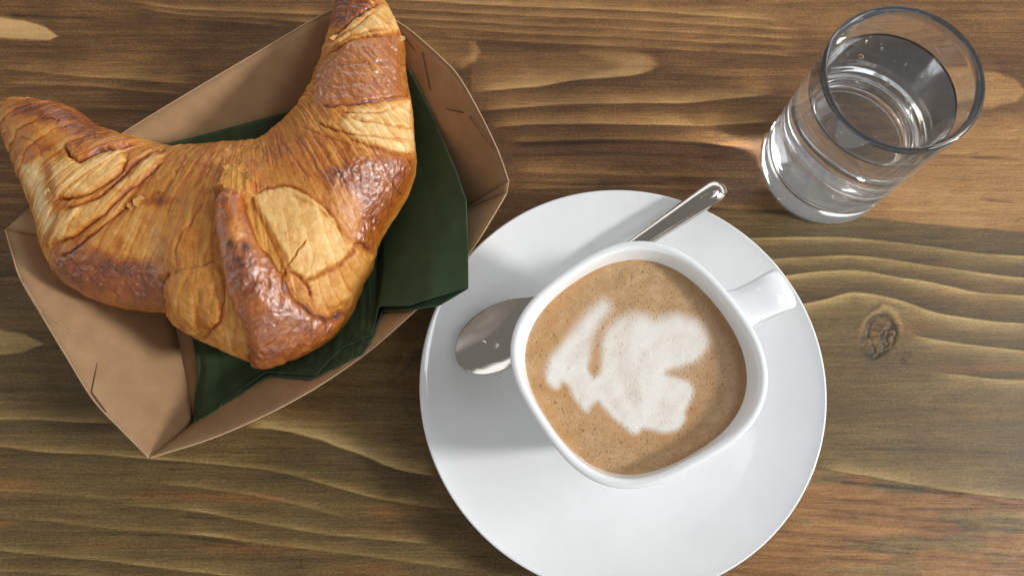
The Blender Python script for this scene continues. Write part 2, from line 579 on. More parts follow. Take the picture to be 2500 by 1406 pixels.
    for pts, side, w, amt in rings:
        p = spline(pts, 80)
        f = np.interp(qx, p[:, 0], p[:, 1])
        x0, x1 = p[0, 0], p[-1, 0]
        ends = np.ones_like(px)
        if x0 > -20:
            ends *= sstep(x0 - 10, x0 + 70, qx)
        if x1 < 2490:
            ends *= 1 - sstep(x1 - 60, x1 + 10, qx)
        d = (f - qy) if side == 'd' else (qy - f)
        sx = np.linspace(-700, 3200, 600)
        amt_ = 1.3 * amt * (1 + 0.5 * np.interp(px, sx, noise(sx / 120, pts[0][1] / 40, 8.1, 3)))
        pale += ends * amt_ * np.where(d > 0, np.exp(-d / w) * sstep(0, 3.0, d), 0)
        dark += ends * amt * 0.45 * np.where(d <= 0, np.exp(d / (w * 1.5)), 0)
    # cathedral tips and pale islands of late wood
    for poly, soft, amt in (
        ([(1150, 130), (1380, 124), (1460, 121), (1550, 128), (1590, 140), (1606, 160), (1590, 172), (1540, 185), (1420, 195), (1300, 214), (1150, 229)], 4, .10),
        ([(1420, 126), (1550, 128), (1590, 140), (1606, 160), (1590, 172), (1540, 184), (1440, 190), (1520, 160)], 12, .22),
        ([(900, 90), (1130, 98), (1160, 102), (1172, 125), (1160, 150), (1130, 168), (1090, 173), (900, 180)], 5, .16),
        ([(1145, 100), (1160, 102), (1172, 125), (1160, 150), (1130, 168), (1118, 160), (1150, 130)], 6, .18),
        ([(-60, 40), (0, 43), (60, 50), (110, 65), (141, 88), (120, 97), (0, 92), (-60, 90)], 3, .62),
        ([(-60, 800), (0, 805), (60, 815), (108, 840), (60, 860), (0, 868), (-60, 870)], 3, .50),
        ([(2300, 168), (2430, 173), (2480, 195), (2506, 222), (2480, 250), (2420, 262), (2300, 262)], 6, .30),
    ):
        pale += amt * region(qx, qy, poly, soft)
    # knots
    for kx, ky, rx, ry, rot, amt in ((2150, 822, 40, 54, 0.45, 1.0), (1022, 935, 40, 75, 0.1, 0.35)):
        c, s = math.cos(rot), math.sin(rot)
        dx, dy = px - kx, py - ky
        u, v = (dx * c + dy * s) / rx, (-dx * s + dy * c) / ry
        r = np.hypot(u, v) + 0.26 * noise(px / 26, py / 26, 9.0, 4)
        core = amt * (1 - sstep(0.80, 1.02, r))
        pale += core * (0.05 + 0.30 * noise(px / 8, py / 11, 3.1, 3))
        dark += core * 0.20 + amt * 0.60 * np.exp(-((r - 0.98) / 0.09) ** 2) * sstep(-0.5, 0.4, noise(px / 22, py / 22, 4.4, 2))
        crack = 1 - sstep(0.0, 0.10, np.abs(noise(px / 20, py / 30, 5.7, 3)))
        dark += amt * (core + 0.5 * np.exp(-((dx - 55) / 30) ** 2 - ((dy - 50) / 40) ** 2)) * 0.9 * crack
        orange += core * 0.22
        pale += amt * 0.30 * np.exp(-((r - 1.30) / 0.13) ** 2) * sstep(20, -40, dy)
        dark += amt * 0.22 * np.exp(-((r - 1.52) / 0.10) ** 2) * sstep(30, -30, dy) * sstep(-0.4, 0.3, noise(px / 30, py / 30, 2.2, 2))
        chip += core * 0.8
    # where the stain is greener and where bare orange wood shows through
    bound = np.interp(px, [-700, 0, 900, 1300, 1780, 1900, 2100, 2330, 2500, 3200], [640, 640, 620, 560, 512, 515, 530, 551, 566, 600])
    wid = np.interp(px, [0, 1300, 1800, 2500], [90, 60, 7, 7])
    olive = sstep(-1, 1, (qy - bound) / wid)
    low = np.interp(px, [-700, 1990, 2107, 2245, 2364, 2500, 3200], [1300, 1143, 1162, 1186, 1204, 1219, 1300])
    right = sstep(1500, 1900, px)
    under = sstep(-3, 4, qy - low) * right
    patch = noise(px / 130, py / 34, 11.0, 4)
    olive = olive * (1 - under * (0.75 - sstep(0.04, 0.26, patch) * 0.7))
    olive = np.clip(olive - 0.35 * sstep(0.1, 0.5, noise(px / 200, py / 50, 14.0, 3)), 0, 1)
    orange += under * (0.95 - 0.85 * sstep(0.02, 0.26, patch))
    dark += under * 0.30 * sstep(0.05, 0.4, noise(px / 190, (py - 0.09 * px) / 9, 23.0, 3))
    up_r = sstep(1960, 2200, px) * sstep(255, 330, py) * (1 - sstep(-3, 3, qy - bound))
    orange += 0.50 * up_r
    orange += 0.16 * sstep(850, 1200, px) * (1 - sstep(100, 150, py))
    pale += 0.26 * up_r + 0.16 * under + 0.16 * under * noise(px / 210, py / 11, 21.0, 4) + 0.06 * sstep(900, 1500, px) * (1 - sstep(60, 140, py))
    chip += up_r * sstep(-0.1, 0.25, noise(px / 90, py / 26, 12.0, 2)) * 0.9 + under * 0.5
    for cx, cy, sx, sy, a in ((20, 1180, 90, 14, .9), (470, 1212, 150, 12, .95), (620, 1222, 90, 10, .9), (0, 1278, 50, 10, .9),
                              (600, 1334, 120, 12, .8), (960, 1252, 90, 30, .75), (900, 1388, 110, 20, .8), (1030, 1070, 36, 9, 1.0),
                              (2400, 900, 140, 12, .9), (2310, 645, 70, 5, .7), (1740, 503, 70, 9, .8), (1700, 355, 220, 8, .5),
                              (560, 196, 90, 7, .5), (1050, 75, 140, 9, .4), (2220, 800, 30, 14, .5), (300, 1330, 200, 9, .5)):
        orange += a * np.exp(-((qx - cx) / sx) ** 2 - ((qy - cy) / sy) ** 2)
    chip += np.exp(-((qx - 960) / 110) ** 2 - ((qy - 1250) / 34) ** 2)
    # a few dark hairlines of resin along the grain
    for pts, a in (([(1250, 357), (1400, 351), (1550, 348), (1700, 353), (1850, 369)], .5), ([(1230, 381), (1500, 376), (1700, 384), (1850, 392)], .35),
                   ([(1240, 443), (1400, 448), (1640, 447)], .5), ([(1700, 508), (1780, 513), (1850, 517), (1990, 524)], .8), ([(0, 36), (90, 40), (270, 47)], .6),
                   ([(2240, 378), (2500, 386)], .6), ([(2380, 484), (2500, 494)], .6), ([(2100, 1092), (2480, 1106)], .3), ([(2000, 1172), (2250, 1196), (2500, 1236)], .5),
                   ([(200, 1300), (420, 1308), (620, 1330)], .5), ([(400, 1258), (560, 1272)], .5)):
        p = spline(pts, 40)
        d = np.abs(qy - np.interp(qx, p[:, 0], p[:, 1]))
        dark += a * np.exp(-(d / 3.5) ** 2) * sstep(p[0, 0], p[0, 0] + 40, px) * (1 - sstep(p[-1, 0] - 40, p[-1, 0], px)) * (0.7 + 0.5 * noise(px / 40, 0, 3.0, 2))
    relief = 0.010 * np.clip(pale, 0, 1) - 0.022 * np.clip(dark, 0, 1) * (chip > 0.3)
    V[..., 2] += np.clip(relief, -0.03, 0.012) - 0.012
    nx, ny = len(xs), len(ys)
    top = V.reshape(-1, 3)
    faces = grid_faces(nx, ny)
    # thickness: a skirt and an underside
    ring = np.concatenate([np.arange(nx) * ny, (nx - 1) * ny + np.arange(1, ny), (np.arange(nx - 2, -1, -1)) * ny + ny - 1, np.arange(ny - 2, 0, -1)])
    low_v = top[ring].copy()
    low_v[:, 2] = -3.0
    n0, m = len(top), len(ring)
    k = np.arange(m)
    skirt = np.stack([ring[k], n0 + k, n0 + (k + 1) % m, ring[(k + 1) % m]], 1)
    verts = np.vstack([top, low_v])
    pad = lambda a, v=0.3: np.concatenate([np.clip(a, -0.2, 1.3).ravel(), np.full(m, v)])
    o = make('wooden_table_top', verts, np.vstack([faces, skirt]), MAT_WOOD,
             attrs=dict(pale=pad(pale), olive=pad(olive, .5), orange=pad(orange, 0), dark=pad(dark, 0), chip=pad(chip, 0)))
    o['label'] = 'brown and olive stained pine table top with knots and wavy grain'
    o['category'] = 'table'
    return o


build_table()


# ------------------------------------------------------------------ paper tray
RIM_Z = 2.7
T_B, T_R, T_T, T_L = (365, 1116), (1240, 450), (955, 40), (13, 562)
rim_px = {
    'front': [T_B, (400, 1106), (540, 1060), (720, 975), (880, 872), (1005, 765), (1090, 680), (1150, 612), (1205, 525), (1236, 472)],
    'right': [(1241, 442), (1215, 368), (1170, 275), (1120, 188), (1080, 145), (1040, 108), (1000, 74), (962, 48)],
    'back': [(945, 16), (900, -2), (800, 30), (640, 122), (480, 216), (300, 326), (180, 415), (80, 500)],
    'left': [(13, 560), (30, 620), (50, 680), (100, 766), (160, 866), (228, 975), (300, 1052), (364, 1116)],
}
floor_px = {'front': [(474, 1030), (1120, 520)], 'right': [(1120, 520), (905, 215)], 'back': [(905, 215), (395, 620)], 'left': [(395, 620), (474, 1030)]}
tray = thing('paper_tray', at([(660, 600)], 0)[0], 'brown kraft card food tray with slit walls under the croissant', 'tray')
NU, NW = 48, 12
card_t = 0.045


def sheet(name, P, th, mat, parent, origin):
    """a closed sheet of card: grid P (nu, nv, 3) thickened along its normals"""
    nu, nv = P.shape[:2]
    du, dv = np.gradient(P, axis=0), np.gradient(P, axis=1)
    n = np.cross(du, dv)
    n /= np.linalg.norm(n, axis=2, keepdims=True) + 1e-9
    if n[..., 2].mean() < 0:
        n = -n
    A, B = P.reshape(-1, 3), (P - n * th).reshape(-1, 3)
    f = grid_faces(nu, nv)
    N = nu * nv
    ring = np.concatenate([np.arange(nu) * nv, (nu - 1) * nv + np.arange(1, nv), np.arange(nu - 2, -1, -1) * nv + nv - 1, np.arange(nv - 2, 0, -1)])
    m = len(ring)
    k = np.arange(m)
    sk = np.stack([ring, ring + N, np.roll(ring, -1) + N, np.roll(ring, -1)], 1)
    faces = np.vstack([f, f[:, ::-1] + N, sk])
    o = make(name, np.vstack([A, B]), faces, mat, parent, origin=origin)
    return o, n


TRAY_PTS = []


def tray_walls():
    org = at([(660, 600)], 0)[0]
    fl = np.array([at([floor_px[k][0]], 0.09)[0] for k in ('front', 'right', 'back', 'left')])
    u = np.linspace(0, 1, 24)[:, None, None]
    v = np.linspace(0, 1, 24)[None, :, None]
    P = (fl[0] * (1 - u) + fl[1] * u) * (1 - v) + (fl[3] * (1 - u) + fl[2] * u) * v
    TRAY_PTS.append(P.reshape(-1, 3))
    sheet('tray_floor', P, card_t, MAT_KRAFT, tray, org)
    grids = {}
    for side, rp in rim_px.items():
        rp = np.array(spline(rp, NU))
        s = np.linspace(0, 1, NU)
        z = RIM_Z + 0.18 * np.sin(np.pi * s) * (1 if side in ('left', 'right') else 0.3)
        rim = at(rp, z)
        a, b = at([floor_px[side][0]], 0.09)[0], at([floor_px[side][1]], 0.09)[0]
        bot = a + (b - a) * s[:, None]
        w = np.linspace(0, 1, NW)
        G = bot[:, None] * (1 - w)[None, :, None] + rim[:, None] * w[None, :, None]
        # gentle belly of the card
        mid = np.array([np.mean([fl[i] for i in range(4)], 0)])
        out = G - mid
        out[..., 2] = 0
        out /= np.linalg.norm(out, axis=2, keepdims=True)
        G = G + out * (0.10 * np.sin(np.pi * w))[None, :, None] * np.sin(np.pi * s)[:, None, None]
        grids[side] = G
        TRAY_PTS.append(G[1:].reshape(-1, 3))
        sheet('side_panel', G, card_t, MAT_KRAFT, tray, org)
        # the raw cut edge along the rim
        e = rim + (0, 0, 0.012)
        inn = -out[:, -1] * 0.022
        E = np.stack([e + inn, e - inn * 1.4], 1)
        sheet('cut_edge', E, 0.03, MAT_EDGE, tray, org)
    # corner gussets that close the gaps between the walls
    order = ['front', 'right', 'back', 'left']
    for i, k in enumerate(order):
        g0, g1 = grids[k][-1], grids[order[(i + 1) % 4]][0]
        G = np.stack([g0, (g0 + g1) / 2, g1], 0)
        if np.linalg.norm(g0[-1] - g1[-1]) > 0.05:
            sheet('corner_fold', G, card_t, MAT_KRAFT, tray, org)
    # die-cut slits of the locking tabs as strips; dark ones paint the gap's shade
    cuts = {'right': [[(985, 85), (1026, 137)], [(1033, 128), (1052, 220)], [(1091, 265), (1157, 281), (1149, 287), (1210, 368)]],
            'left': [[(52, 682), (101, 768)], [(101, 768), (182, 812)], [(236, 884), (222, 958)], [(222, 958), (258, 1008)]]}
    for side, lines in cuts.items():
        G = grids[side]
        gx, gy = to_px(G)
        for ln in lines:
            d = np.vstack([np.linspace(p, q, 8) for p, q in zip(ln[:-1], ln[1:])])
            pts, nrm = [], []
            for q in d:
                k = np.argmin((gx - q[0]) ** 2 + (gy - q[1]) ** 2)
                i, j = np.unravel_index(k, gx.shape)
                pts.append(at([q], G[i, j, 2])[0])
            # heights follow the wall plane smoothly along the slit
            pts = np.array(pts)
            zz = np.linspace(0, 1, len(pts))
            pts = at(d, np.polyval(np.polyfit(zz, pts[:, 2], 1), zz))
            ctr = G.reshape(-1, 3).mean(0)
            inward = (np.array([0, 0, 0]) + org + (0, 0, 3.5) - ctr)
            inward /= np.linalg.norm(inward)
            tg = np.gradient(pts, axis=0)
            sd = np.cross(tg, inward)
            sd /= np.linalg.norm(sd, axis=1, keepdims=True) + 1e-9
            lift = inward * 0.05
            hw = 0.021 if side == 'right' else 0.013
            S = np.stack([pts + lift + sd * hw, pts + lift - sd * hw], 1)
            sheet('slit', S, 0.03, MAT_SLIT_SHADE if side == 'right' else (MAT_EDGE if ln[0][0] in (52, 101) else MAT_SLIT_SHADE), tray, org)


tray_walls()


# ------------------------------------------------------------------ green napkin
def coons(b, t, l, r, nu, nv):
    """patch between four traced edges (rows x, y on the sheet and height)"""
    def run(e, n):
        e = np.asarray(e, float)
        s = np.concatenate([[0], np.cumsum(np.hypot(*np.diff(e[:, :2], axis=0).T))])
        q = np.linspace(0, s[-1], n)
        e2 = np.stack([np.interp(q, s, e[:, k]) for k in range(3)], 1)
        return at(e2[:, :2], e2[:, 2])
    B, T, L, R = run(b, nu), run(t, nu), run(l, nv), run(r, nv)
    u, v = np.linspace(0, 1, nu)[:, None, None], np.linspace(0, 1, nv)[None, :, None]
    P = (1 - v) * B[:, None] + v * T[:, None] + (1 - u) * L[None] + u * R[None]
    P -= (1 - u) * (1 - v) * B[0] + u * (1 - v) * B[-1] + (1 - u) * v * T[0] + u * v * T[-1]
    return P


napkin = thing('paper_napkin', at([(760, 700)], 0.3)[0], 'dark green folded paper napkin lining the card tray', 'napkin')


def build_napkin():
    org = at([(760, 700)], 0.3)[0]
    T = np.vstack(TRAY_PTS)
    tx, ty = to_px(T)

    def card_z(px, py):
        """height of the card under a point, from the four nearest points of the tray"""
        out = np.empty(px.shape)
        for i in range(0, len(px), 2000):
            d = (px[i:i + 2000, None] - tx[None]) ** 2 + (py[i:i + 2000, None] - ty[None]) ** 2
            k = np.argpartition(d, 4, axis=1)[:, :4]
            w = 1 / (np.take_along_axis(d, k, 1) + 4)
            out[i:i + 2000] = (T[k, 2] * w).sum(1) / w.sum(1)
        return out

    top = [(372, 360, 2.15), (470, 336, 1.75), (560, 312, 1.4), (745, 262, 1.0), (1000, 172, 1.0)]
    left = [(470, 1034, .40), (482, 900, .22), (470, 830, .22), (372, 360, 2.15)]
    right = [(1143, 700, 3.35), (1142, 600, 3.1), (1138, 490, 2.5), (1110, 410, 1.9), (1050, 270, 1.3), (1000, 172, 1.0)]
    bot1 = [(470, 1033, .40), (650, 909, .95), (772, 915, 1.75), (835, 850, 1.55), (907, 820, 2.0), (925, 747, 2.15), (1000, 745, 2.9), (1050, 730, 3.2), (1143, 700, 3.35)]
    bot2 = [(473, 1036, .34), (652, 919, .80), (757, 928, 1.55), (790, 911, 1.45), (886, 864, 1.75), (911, 824, 1.8), (934, 759, 1.95), (1000, 758, 2.75), (1070, 748, 3.0), (1143, 704, 3.25)]

    def rest(e, lift):
        e = np.array(e, float)
        e = np.vstack([np.linspace(p, q, 8, endpoint=False) for p, q in zip(e[:-1], e[1:])] + [e[-1:]])
        e[:, 2] = np.maximum(e[:, 2], card_z(e[:, 0], e[:, 1]) + lift)
        return [tuple(r) for r in e]

    for k, (bt, lift) in enumerate(((bot1, 0.24), (bot2, 0.10))):
        nu, nv = 140, 90
        shift = 0 if k == 0 else 1.5
        e_t, e_b = rest(top, lift), rest(bt, lift)
        e_r = rest([(x - shift, y, z - (0.1 if k else 0)) for x, y, z in right], lift)
        e_l = rest(left, lift)
        e_l[0], e_r[0], e_l[-1], e_t[-1] = e_b[0], e_b[-1], e_t[0], e_r[-1]
        P = coons(e_b, e_t, e_l, e_r, nu, nv)
        uu = np.linspace(0, 1, nu)[:, None]
        vv = np.linspace(0, 1, nv)[None, :]
        sag = np.sin(np.pi * uu) * np.sin(np.pi * vv)
        P[..., 2] -= 1.3 * sag
        qx, qy = to_px(P)
        cz = card_z(qx.ravel(), qy.ravel()).reshape(qx.shape)
        P[..., 2] = np.maximum(P[..., 2], cz + lift * 0.8)
        P[..., 2] += 0.03 * noise(P[..., 0] * 0.9, P[..., 1] * 0.9, 2.0, 3) * np.clip(sag * 3, 0, 1)
        P[..., 2] += 0.010 * noise(P[..., 0] * 4, P[..., 1] * 4, 6.0, 2)
        # a soft fold across the part that hangs over the wall
        P[..., 2] += 0.12 * np.exp(-((qx - 1090 - (qy - 560) * -0.25) / 30) ** 2) * sstep(480, 560, qy)
        layer, _ = sheet('napkin_layer', P, 0.02, MAT_NAPKIN, napkin, org)
        layer['_org'] = [float(q) * CM for q in org]
        # light catching the ply edge, painted as paler green tubes along the cut sides
        for line in (P[:, 0], P[-1, :]):
            tg = np.gradient(line, axis=0)
            n1 = np.cross(tg, [0, 0, 1.0])
            n1 /= np.linalg.norm(n1, axis=1, keepdims=True) + 1e-9
            ph = np.linspace(0, 2 * np.pi, 6, endpoint=False)
            tube = line[:, None] + (0, 0, -0.008) + 0.013 * (n1[:, None] * np.cos(ph)[None, :, None] + np.array([0, 0, 1.0]) * np.sin(ph)[None, :, None])
            make('painted_edge_light', tube.reshape(-1, 3), grid_faces(len(line), 6, wrap_v=True), MAT_EDGE_LIGHT, layer, origin=org)


build_napkin()


# ------------------------------------------------------------------ croissant
def build_croissant():
    # inner edge, outer edge (traced), underside height, crest height
    st = [((34, 262), (22, 276), 3.1, 3.5), ((60, 247), (6, 296), 2.7, 3.9), ((122, 258), (12, 333), 2.4, 4.2), ((178, 268), (40, 396), 2.1, 4.5),
          ((216, 290), (66, 456), 1.8, 4.7), ((250, 318), (92, 520), 1.5, 4.8), ((305, 336), (112, 573), 1.2, 4.9), ((360, 351), (121, 612), .9, 5.0),
          ((395, 362), (138, 655), .7, 5.0), ((427, 370), (184, 706), .5, 4.95), ((458, 371), (268, 742), .42, 4.9), ((490, 369), (348, 757), .4, 4.9),
          ((520, 367), (406, 764), .4, 5.0), ((550, 364), (448, 808), .4, 5.2), ((577, 361), (520, 845), .4, 5.35), ((597, 360), (602, 880), .4, 5.4),
          ((613, 359), (672, 880), .4, 5.4), ((628, 357), (745, 858), .4, 5.3), ((645, 353), (805, 822), .4, 5.2), ((663, 343), (850, 768), .4, 5.1),
          ((680, 330), (882, 690), .4, 5.05), ((697, 316), (908, 640), .42, 5.0), ((712, 302), (926, 578), .5, 5.0), ((728, 285), (966, 520), .6, 4.95),
          ((742, 265), (996, 460), .7, 4.9), ((757, 238), (1014, 396), .85, 4.8), ((770, 208), (1008, 322), 1.05, 4.7), ((783, 172), (1002, 250), 1.3, 4.6),
          ((793, 135), (989, 172), 1.55, 4.5), ((803, 98), (986, 106), 1.8, 4.4), ((811, 62), (966, 56), 2.1, 4.3), ((818, 30), (944, 15), 2.4, 4.2),
          ((830, 2), (926, -8), 2.7, 4.05), ((850, -16), (906, -21), 3.0, 3.8), ((868, -24), (884, -26), 3.25, 3.5)]
    NS, NP = 760, 400
    raw = np.array([[*a, *b, zb, zt] for a, b, zb, zt in st])
    S = spline(raw, NS)
    zb, zt = S[:, 4], S[:, 5]
    zeq = zb + (zt - zb) * 0.42
    I, O = at(S[:, 0:2], zeq), at(S[:, 2:4], zeq)
    C, A = (I + O) / 2, (O - I) / 2
    half = np.linalg.norm(A, axis=1, keepdims=True)
    A = A / half
    # more points on the visible upper side
    ph = np.concatenate([np.linspace(0, np.pi, 290, endpoint=False), np.linspace(np.pi, 2 * np.pi, NP - 290, endpoint=False)])
    c, s = np.cos(ph), np.sin(ph)
    cx = np.sign(c) * np.abs(c) ** 0.92
    su = np.where(s >= 0, np.abs(s) ** 0.95, -np.abs(s) ** 0.72)
    up = np.where(s >= 0, 1, 0)[None, :] * (zt - zeq)[:, None] + np.where(s < 0, 1, 0)[None, :] * (zeq - zb)[:, None]
    P = C[:, None] + A[:, None] * (half * cx[None, :])[..., None]
    P[..., 2] = zeq[:, None] + up * su[None, :]

    def normals(P):
        du = np.gradient(P, axis=0)
        dv = np.roll(P, -1, 1) - np.roll(P, 1, 1)
        n = np.cross(du, dv)
        n /= np.linalg.norm(n, axis=2, keepdims=True) + 1e-12
        ctr = P.mean(1, keepdims=True)
        if ((P - ctr) * n).sum() < 0:
            n = -n
        return n

    nrm = normals(P)
    x, y = to_px(P)
    upw = sstep(-0.15, 0.35, nrm[..., 2])
    shp = x.shape
    wx = noise(P[..., 0] * 1.2, P[..., 1] * 1.2, P[..., 2] * 1.2, 3) * 7
    wy = noise(P[..., 0] * 1.2 + 9, P[..., 1] * 1.2, P[..., 2] * 1.2 + 5, 3) * 7
    wx += noise(P[..., 0] * 5, P[..., 1] * 5, P[..., 2] * 5 + 2, 2) * 3.5
    wy += noise(P[..., 0] * 5 + 4, P[..., 1] * 5, P[..., 2] * 5, 2) * 3.5
    x, y = x + wx, y + wy
    brown = np.full(shp, 0.51) + 0.10 * noise(P[..., 0] * .8, P[..., 1] * .8, P[..., 2] * .8, 3)
    gloss = np.full(shp, 0.10)
    crease = np.zeros(shp)
    burnt = np.zeros(shp)
    yellow = np.zeros(shp)
    disp = np.zeros(shp)
    # (outline, edge softness, brownness, gloss, lift in cm)
    flap = [(530, 500), (560, 482), (592, 480), (607, 535), (637, 602), (663, 639), (690, 672), (707, 715), (737, 742), (766, 765), (800, 778), (838, 762),
            (850, 800), (800, 850), (740, 880), (680, 900), (616, 905), (611, 831), (592, 776), (570, 724), (552, 665), (544, 620), (533, 557)]
    zones = [
        ([(20, 262), (60, 245), (140, 252), (215, 280), (258, 325), (235, 345), (180, 335), (120, 306), (60, 285)], 16, .78, .40, .0),
        ([(168, 360), (215, 340), (280, 330), (330, 345), (280, 362), (225, 380), (185, 388)], 12, .60, .35, .10),
        ([(50, 400), (70, 470), (90, 522), (108, 566), (134, 545), (112, 480), (92, 400)], 14, .00, .05, -.02),
        ([(120, 400), (165, 385), (200, 397), (290, 368), (308, 392), (268, 440), (210, 470), (140, 478)], 12, .20, .10, .10),
        ([(120, 590), (150, 520), (240, 490), (300, 440), (370, 380), (395, 385), (330, 440), (250, 515), (165, 580)], 9, .22, .10, .09),
        ([(125, 640), (180, 602), (232, 600), (290, 622), (380, 640), (402, 690), (398, 765), (330, 775), (220, 750), (140, 700)], 20, .80, .95, .05),
        ([(225, 592), (290, 532), (345, 500), (400, 530), (400, 610), (380, 640), (290, 622)], 12, .42, .25, .05),
        ([(400, 385), (560, 370), (545, 480), (530, 560), (500, 640), (425, 650), (410, 560)], 18, .50, .12, .0),
        ([(404, 690), (420, 662), (520, 640), (545, 668), (549, 722), (530, 785), (470, 815), (420, 785)], 9, .46, .10, .10),
        ([(430, 800), (520, 800), (548, 725), (560, 710), (590, 780), (612, 835), (612, 890), (520, 870)], 9, .40, .08, .02),
        ([(640, 350), (720, 325), (790, 320), (860, 375), (820, 440), (740, 430), (690, 400)], 22, .60, .25, .0),
        ([(615, 474), (660, 462), (707, 456), (759, 482), (807, 522), (844, 585), (862, 600), (835, 637), (744, 682), (712, 656), (676, 587), (643, 522)], 7, .23, .06, .06),
        ([(745, 688), (835, 645), (872, 606), (906, 628), (912, 655), (885, 700), (850, 730), (812, 748), (775, 752), (760, 728), (752, 700)], 7, .40, .08, .05),
        ([(700, 664), (730, 680), (752, 708), (756, 730), (726, 728), (702, 700)], 5, .42, .12, .05),
        ([(790, 425), (862, 385), (960, 384), (1030, 392), (1010, 470), (965, 545), (905, 628), (872, 585), (850, 522), (800, 470)], 16, .80, 1.0, .05),
        ([(820, 440), (870, 480), (880, 560), (860, 580), (838, 540), (800, 490)], 14, .52, .30, .0),
        ([(858, 270), (1020, 240), (1020, 378), (950, 368), (880, 338), (836, 305)], 12, .14, .12, .05),
        ([(780, 160), (850, 112), (1000, 88), (1010, 238), (900, 250), (770, 258), (765, 205)], 12, .66, 1.0, .06),
        ([(800, 120), (860, 50), (940, 12), (985, 72), (900, 86), (840, 105)], 9, .22, .15, .04),
        ([(800, 70), (820, 0), (860, -40), (930, -30), (895, 20), (850, 58)], 10, .84, .55, .0),
        ([(600, 900), (615, 850), (680, 820), (760, 800), (850, 760), (890, 800), (800, 900), (680, 930)], 18, .80, .6, .0),
        (flap, 5, .68, .75, .20),
        ([(556, 620), (610, 600), (640, 660), (650, 720), (610, 720), (570, 680)], 16, .80, .9, .02),
        ([(562, 560), (590, 545), (618, 590), (600, 604), (570, 600)], 12, .50, .6, .02),
        ([(600, 760), (700, 730), (800, 790), (780, 850), (640, 890), (614, 860)], 22, .78, .85, .03),
    ]
    for poly, soft, bv, gv, lift in zones:
        m = region(x, y, poly, soft) * upw
        brown = brown * (1 - m) + m * (bv + 0.08 * noise(P[..., 0] * 3, P[..., 1] * 3, P[..., 2] * 3, 3))
        gloss = gloss * (1 - m) + m * gv
        disp += lift * m
    # rounded crown of the rolled flap
    d, sg, _ = seg_dist(x, y, flap, True)
    ins = inside(x, y, flap)
    disp += upw * np.where(ins, 0.14 * (1 - np.exp(-d / 22)), 0)
    crease += upw * np.where(~ins, np.exp(-d / 5.0) * 0.7, 0) * sstep(905, 880, y)
    dc, _, rc = seg_dist(x, y, spline([(560, 478), (566, 540), (582, 610), (608, 690), (636, 770), (650, 880)], 30))
    disp += upw * (0.34 - 0.14 * rc) * np.exp(-(dc / (30 + 34 * rc)) ** 2) * ins
    # torn cap and the bright inner layer beside the flap
    cap = region(x, y, [(574, 404), (604, 433), (616, 474), (590, 486), (555, 482), (531, 470), (552, 430)], 4) * upw
    disp += 0.26 * cap
    yellow = np.maximum(yellow, cap * 0.55 * (0.6 + 0.4 * noise(x / 14, y / 14, 1.0, 2)))
    brown = brown * (1 - 0.6 * cap) + 0.6 * cap * 0.42
    strip = region(x, y, [(600, 480), (612, 476), (632, 520), (664, 592), (690, 655), (684, 668), (664, 636), (638, 600), (612, 538)], 4) * upw
    yellow = np.maximum(yellow, strip * 0.45)
    disp -= 0.06 * strip
    for cx_, cy_, r_ in ((574, 607, 9), (606, 611, 8), (592, 640, 8), (600, 655, 5)):
        burnt = np.maximum(burnt, upw * np.exp(-((x - cx_) ** 2 + (y - cy_) ** 2) / r_ ** 2))
    for cx_, cy_, rx_, ry_, a in ((382, 490, 40, 14, .30), (297, 592, 12, 18, .25), (290, 468, 10, 6, .25), (120, 365, 22, 16, .25), (300, 655, 60, 20, .1), (905, 180, 30, 20, -.1)):
        brown += a * upw * np.exp(-((x - cx_) / rx_) ** 2 - ((y - cy_) / ry_) ** 2)
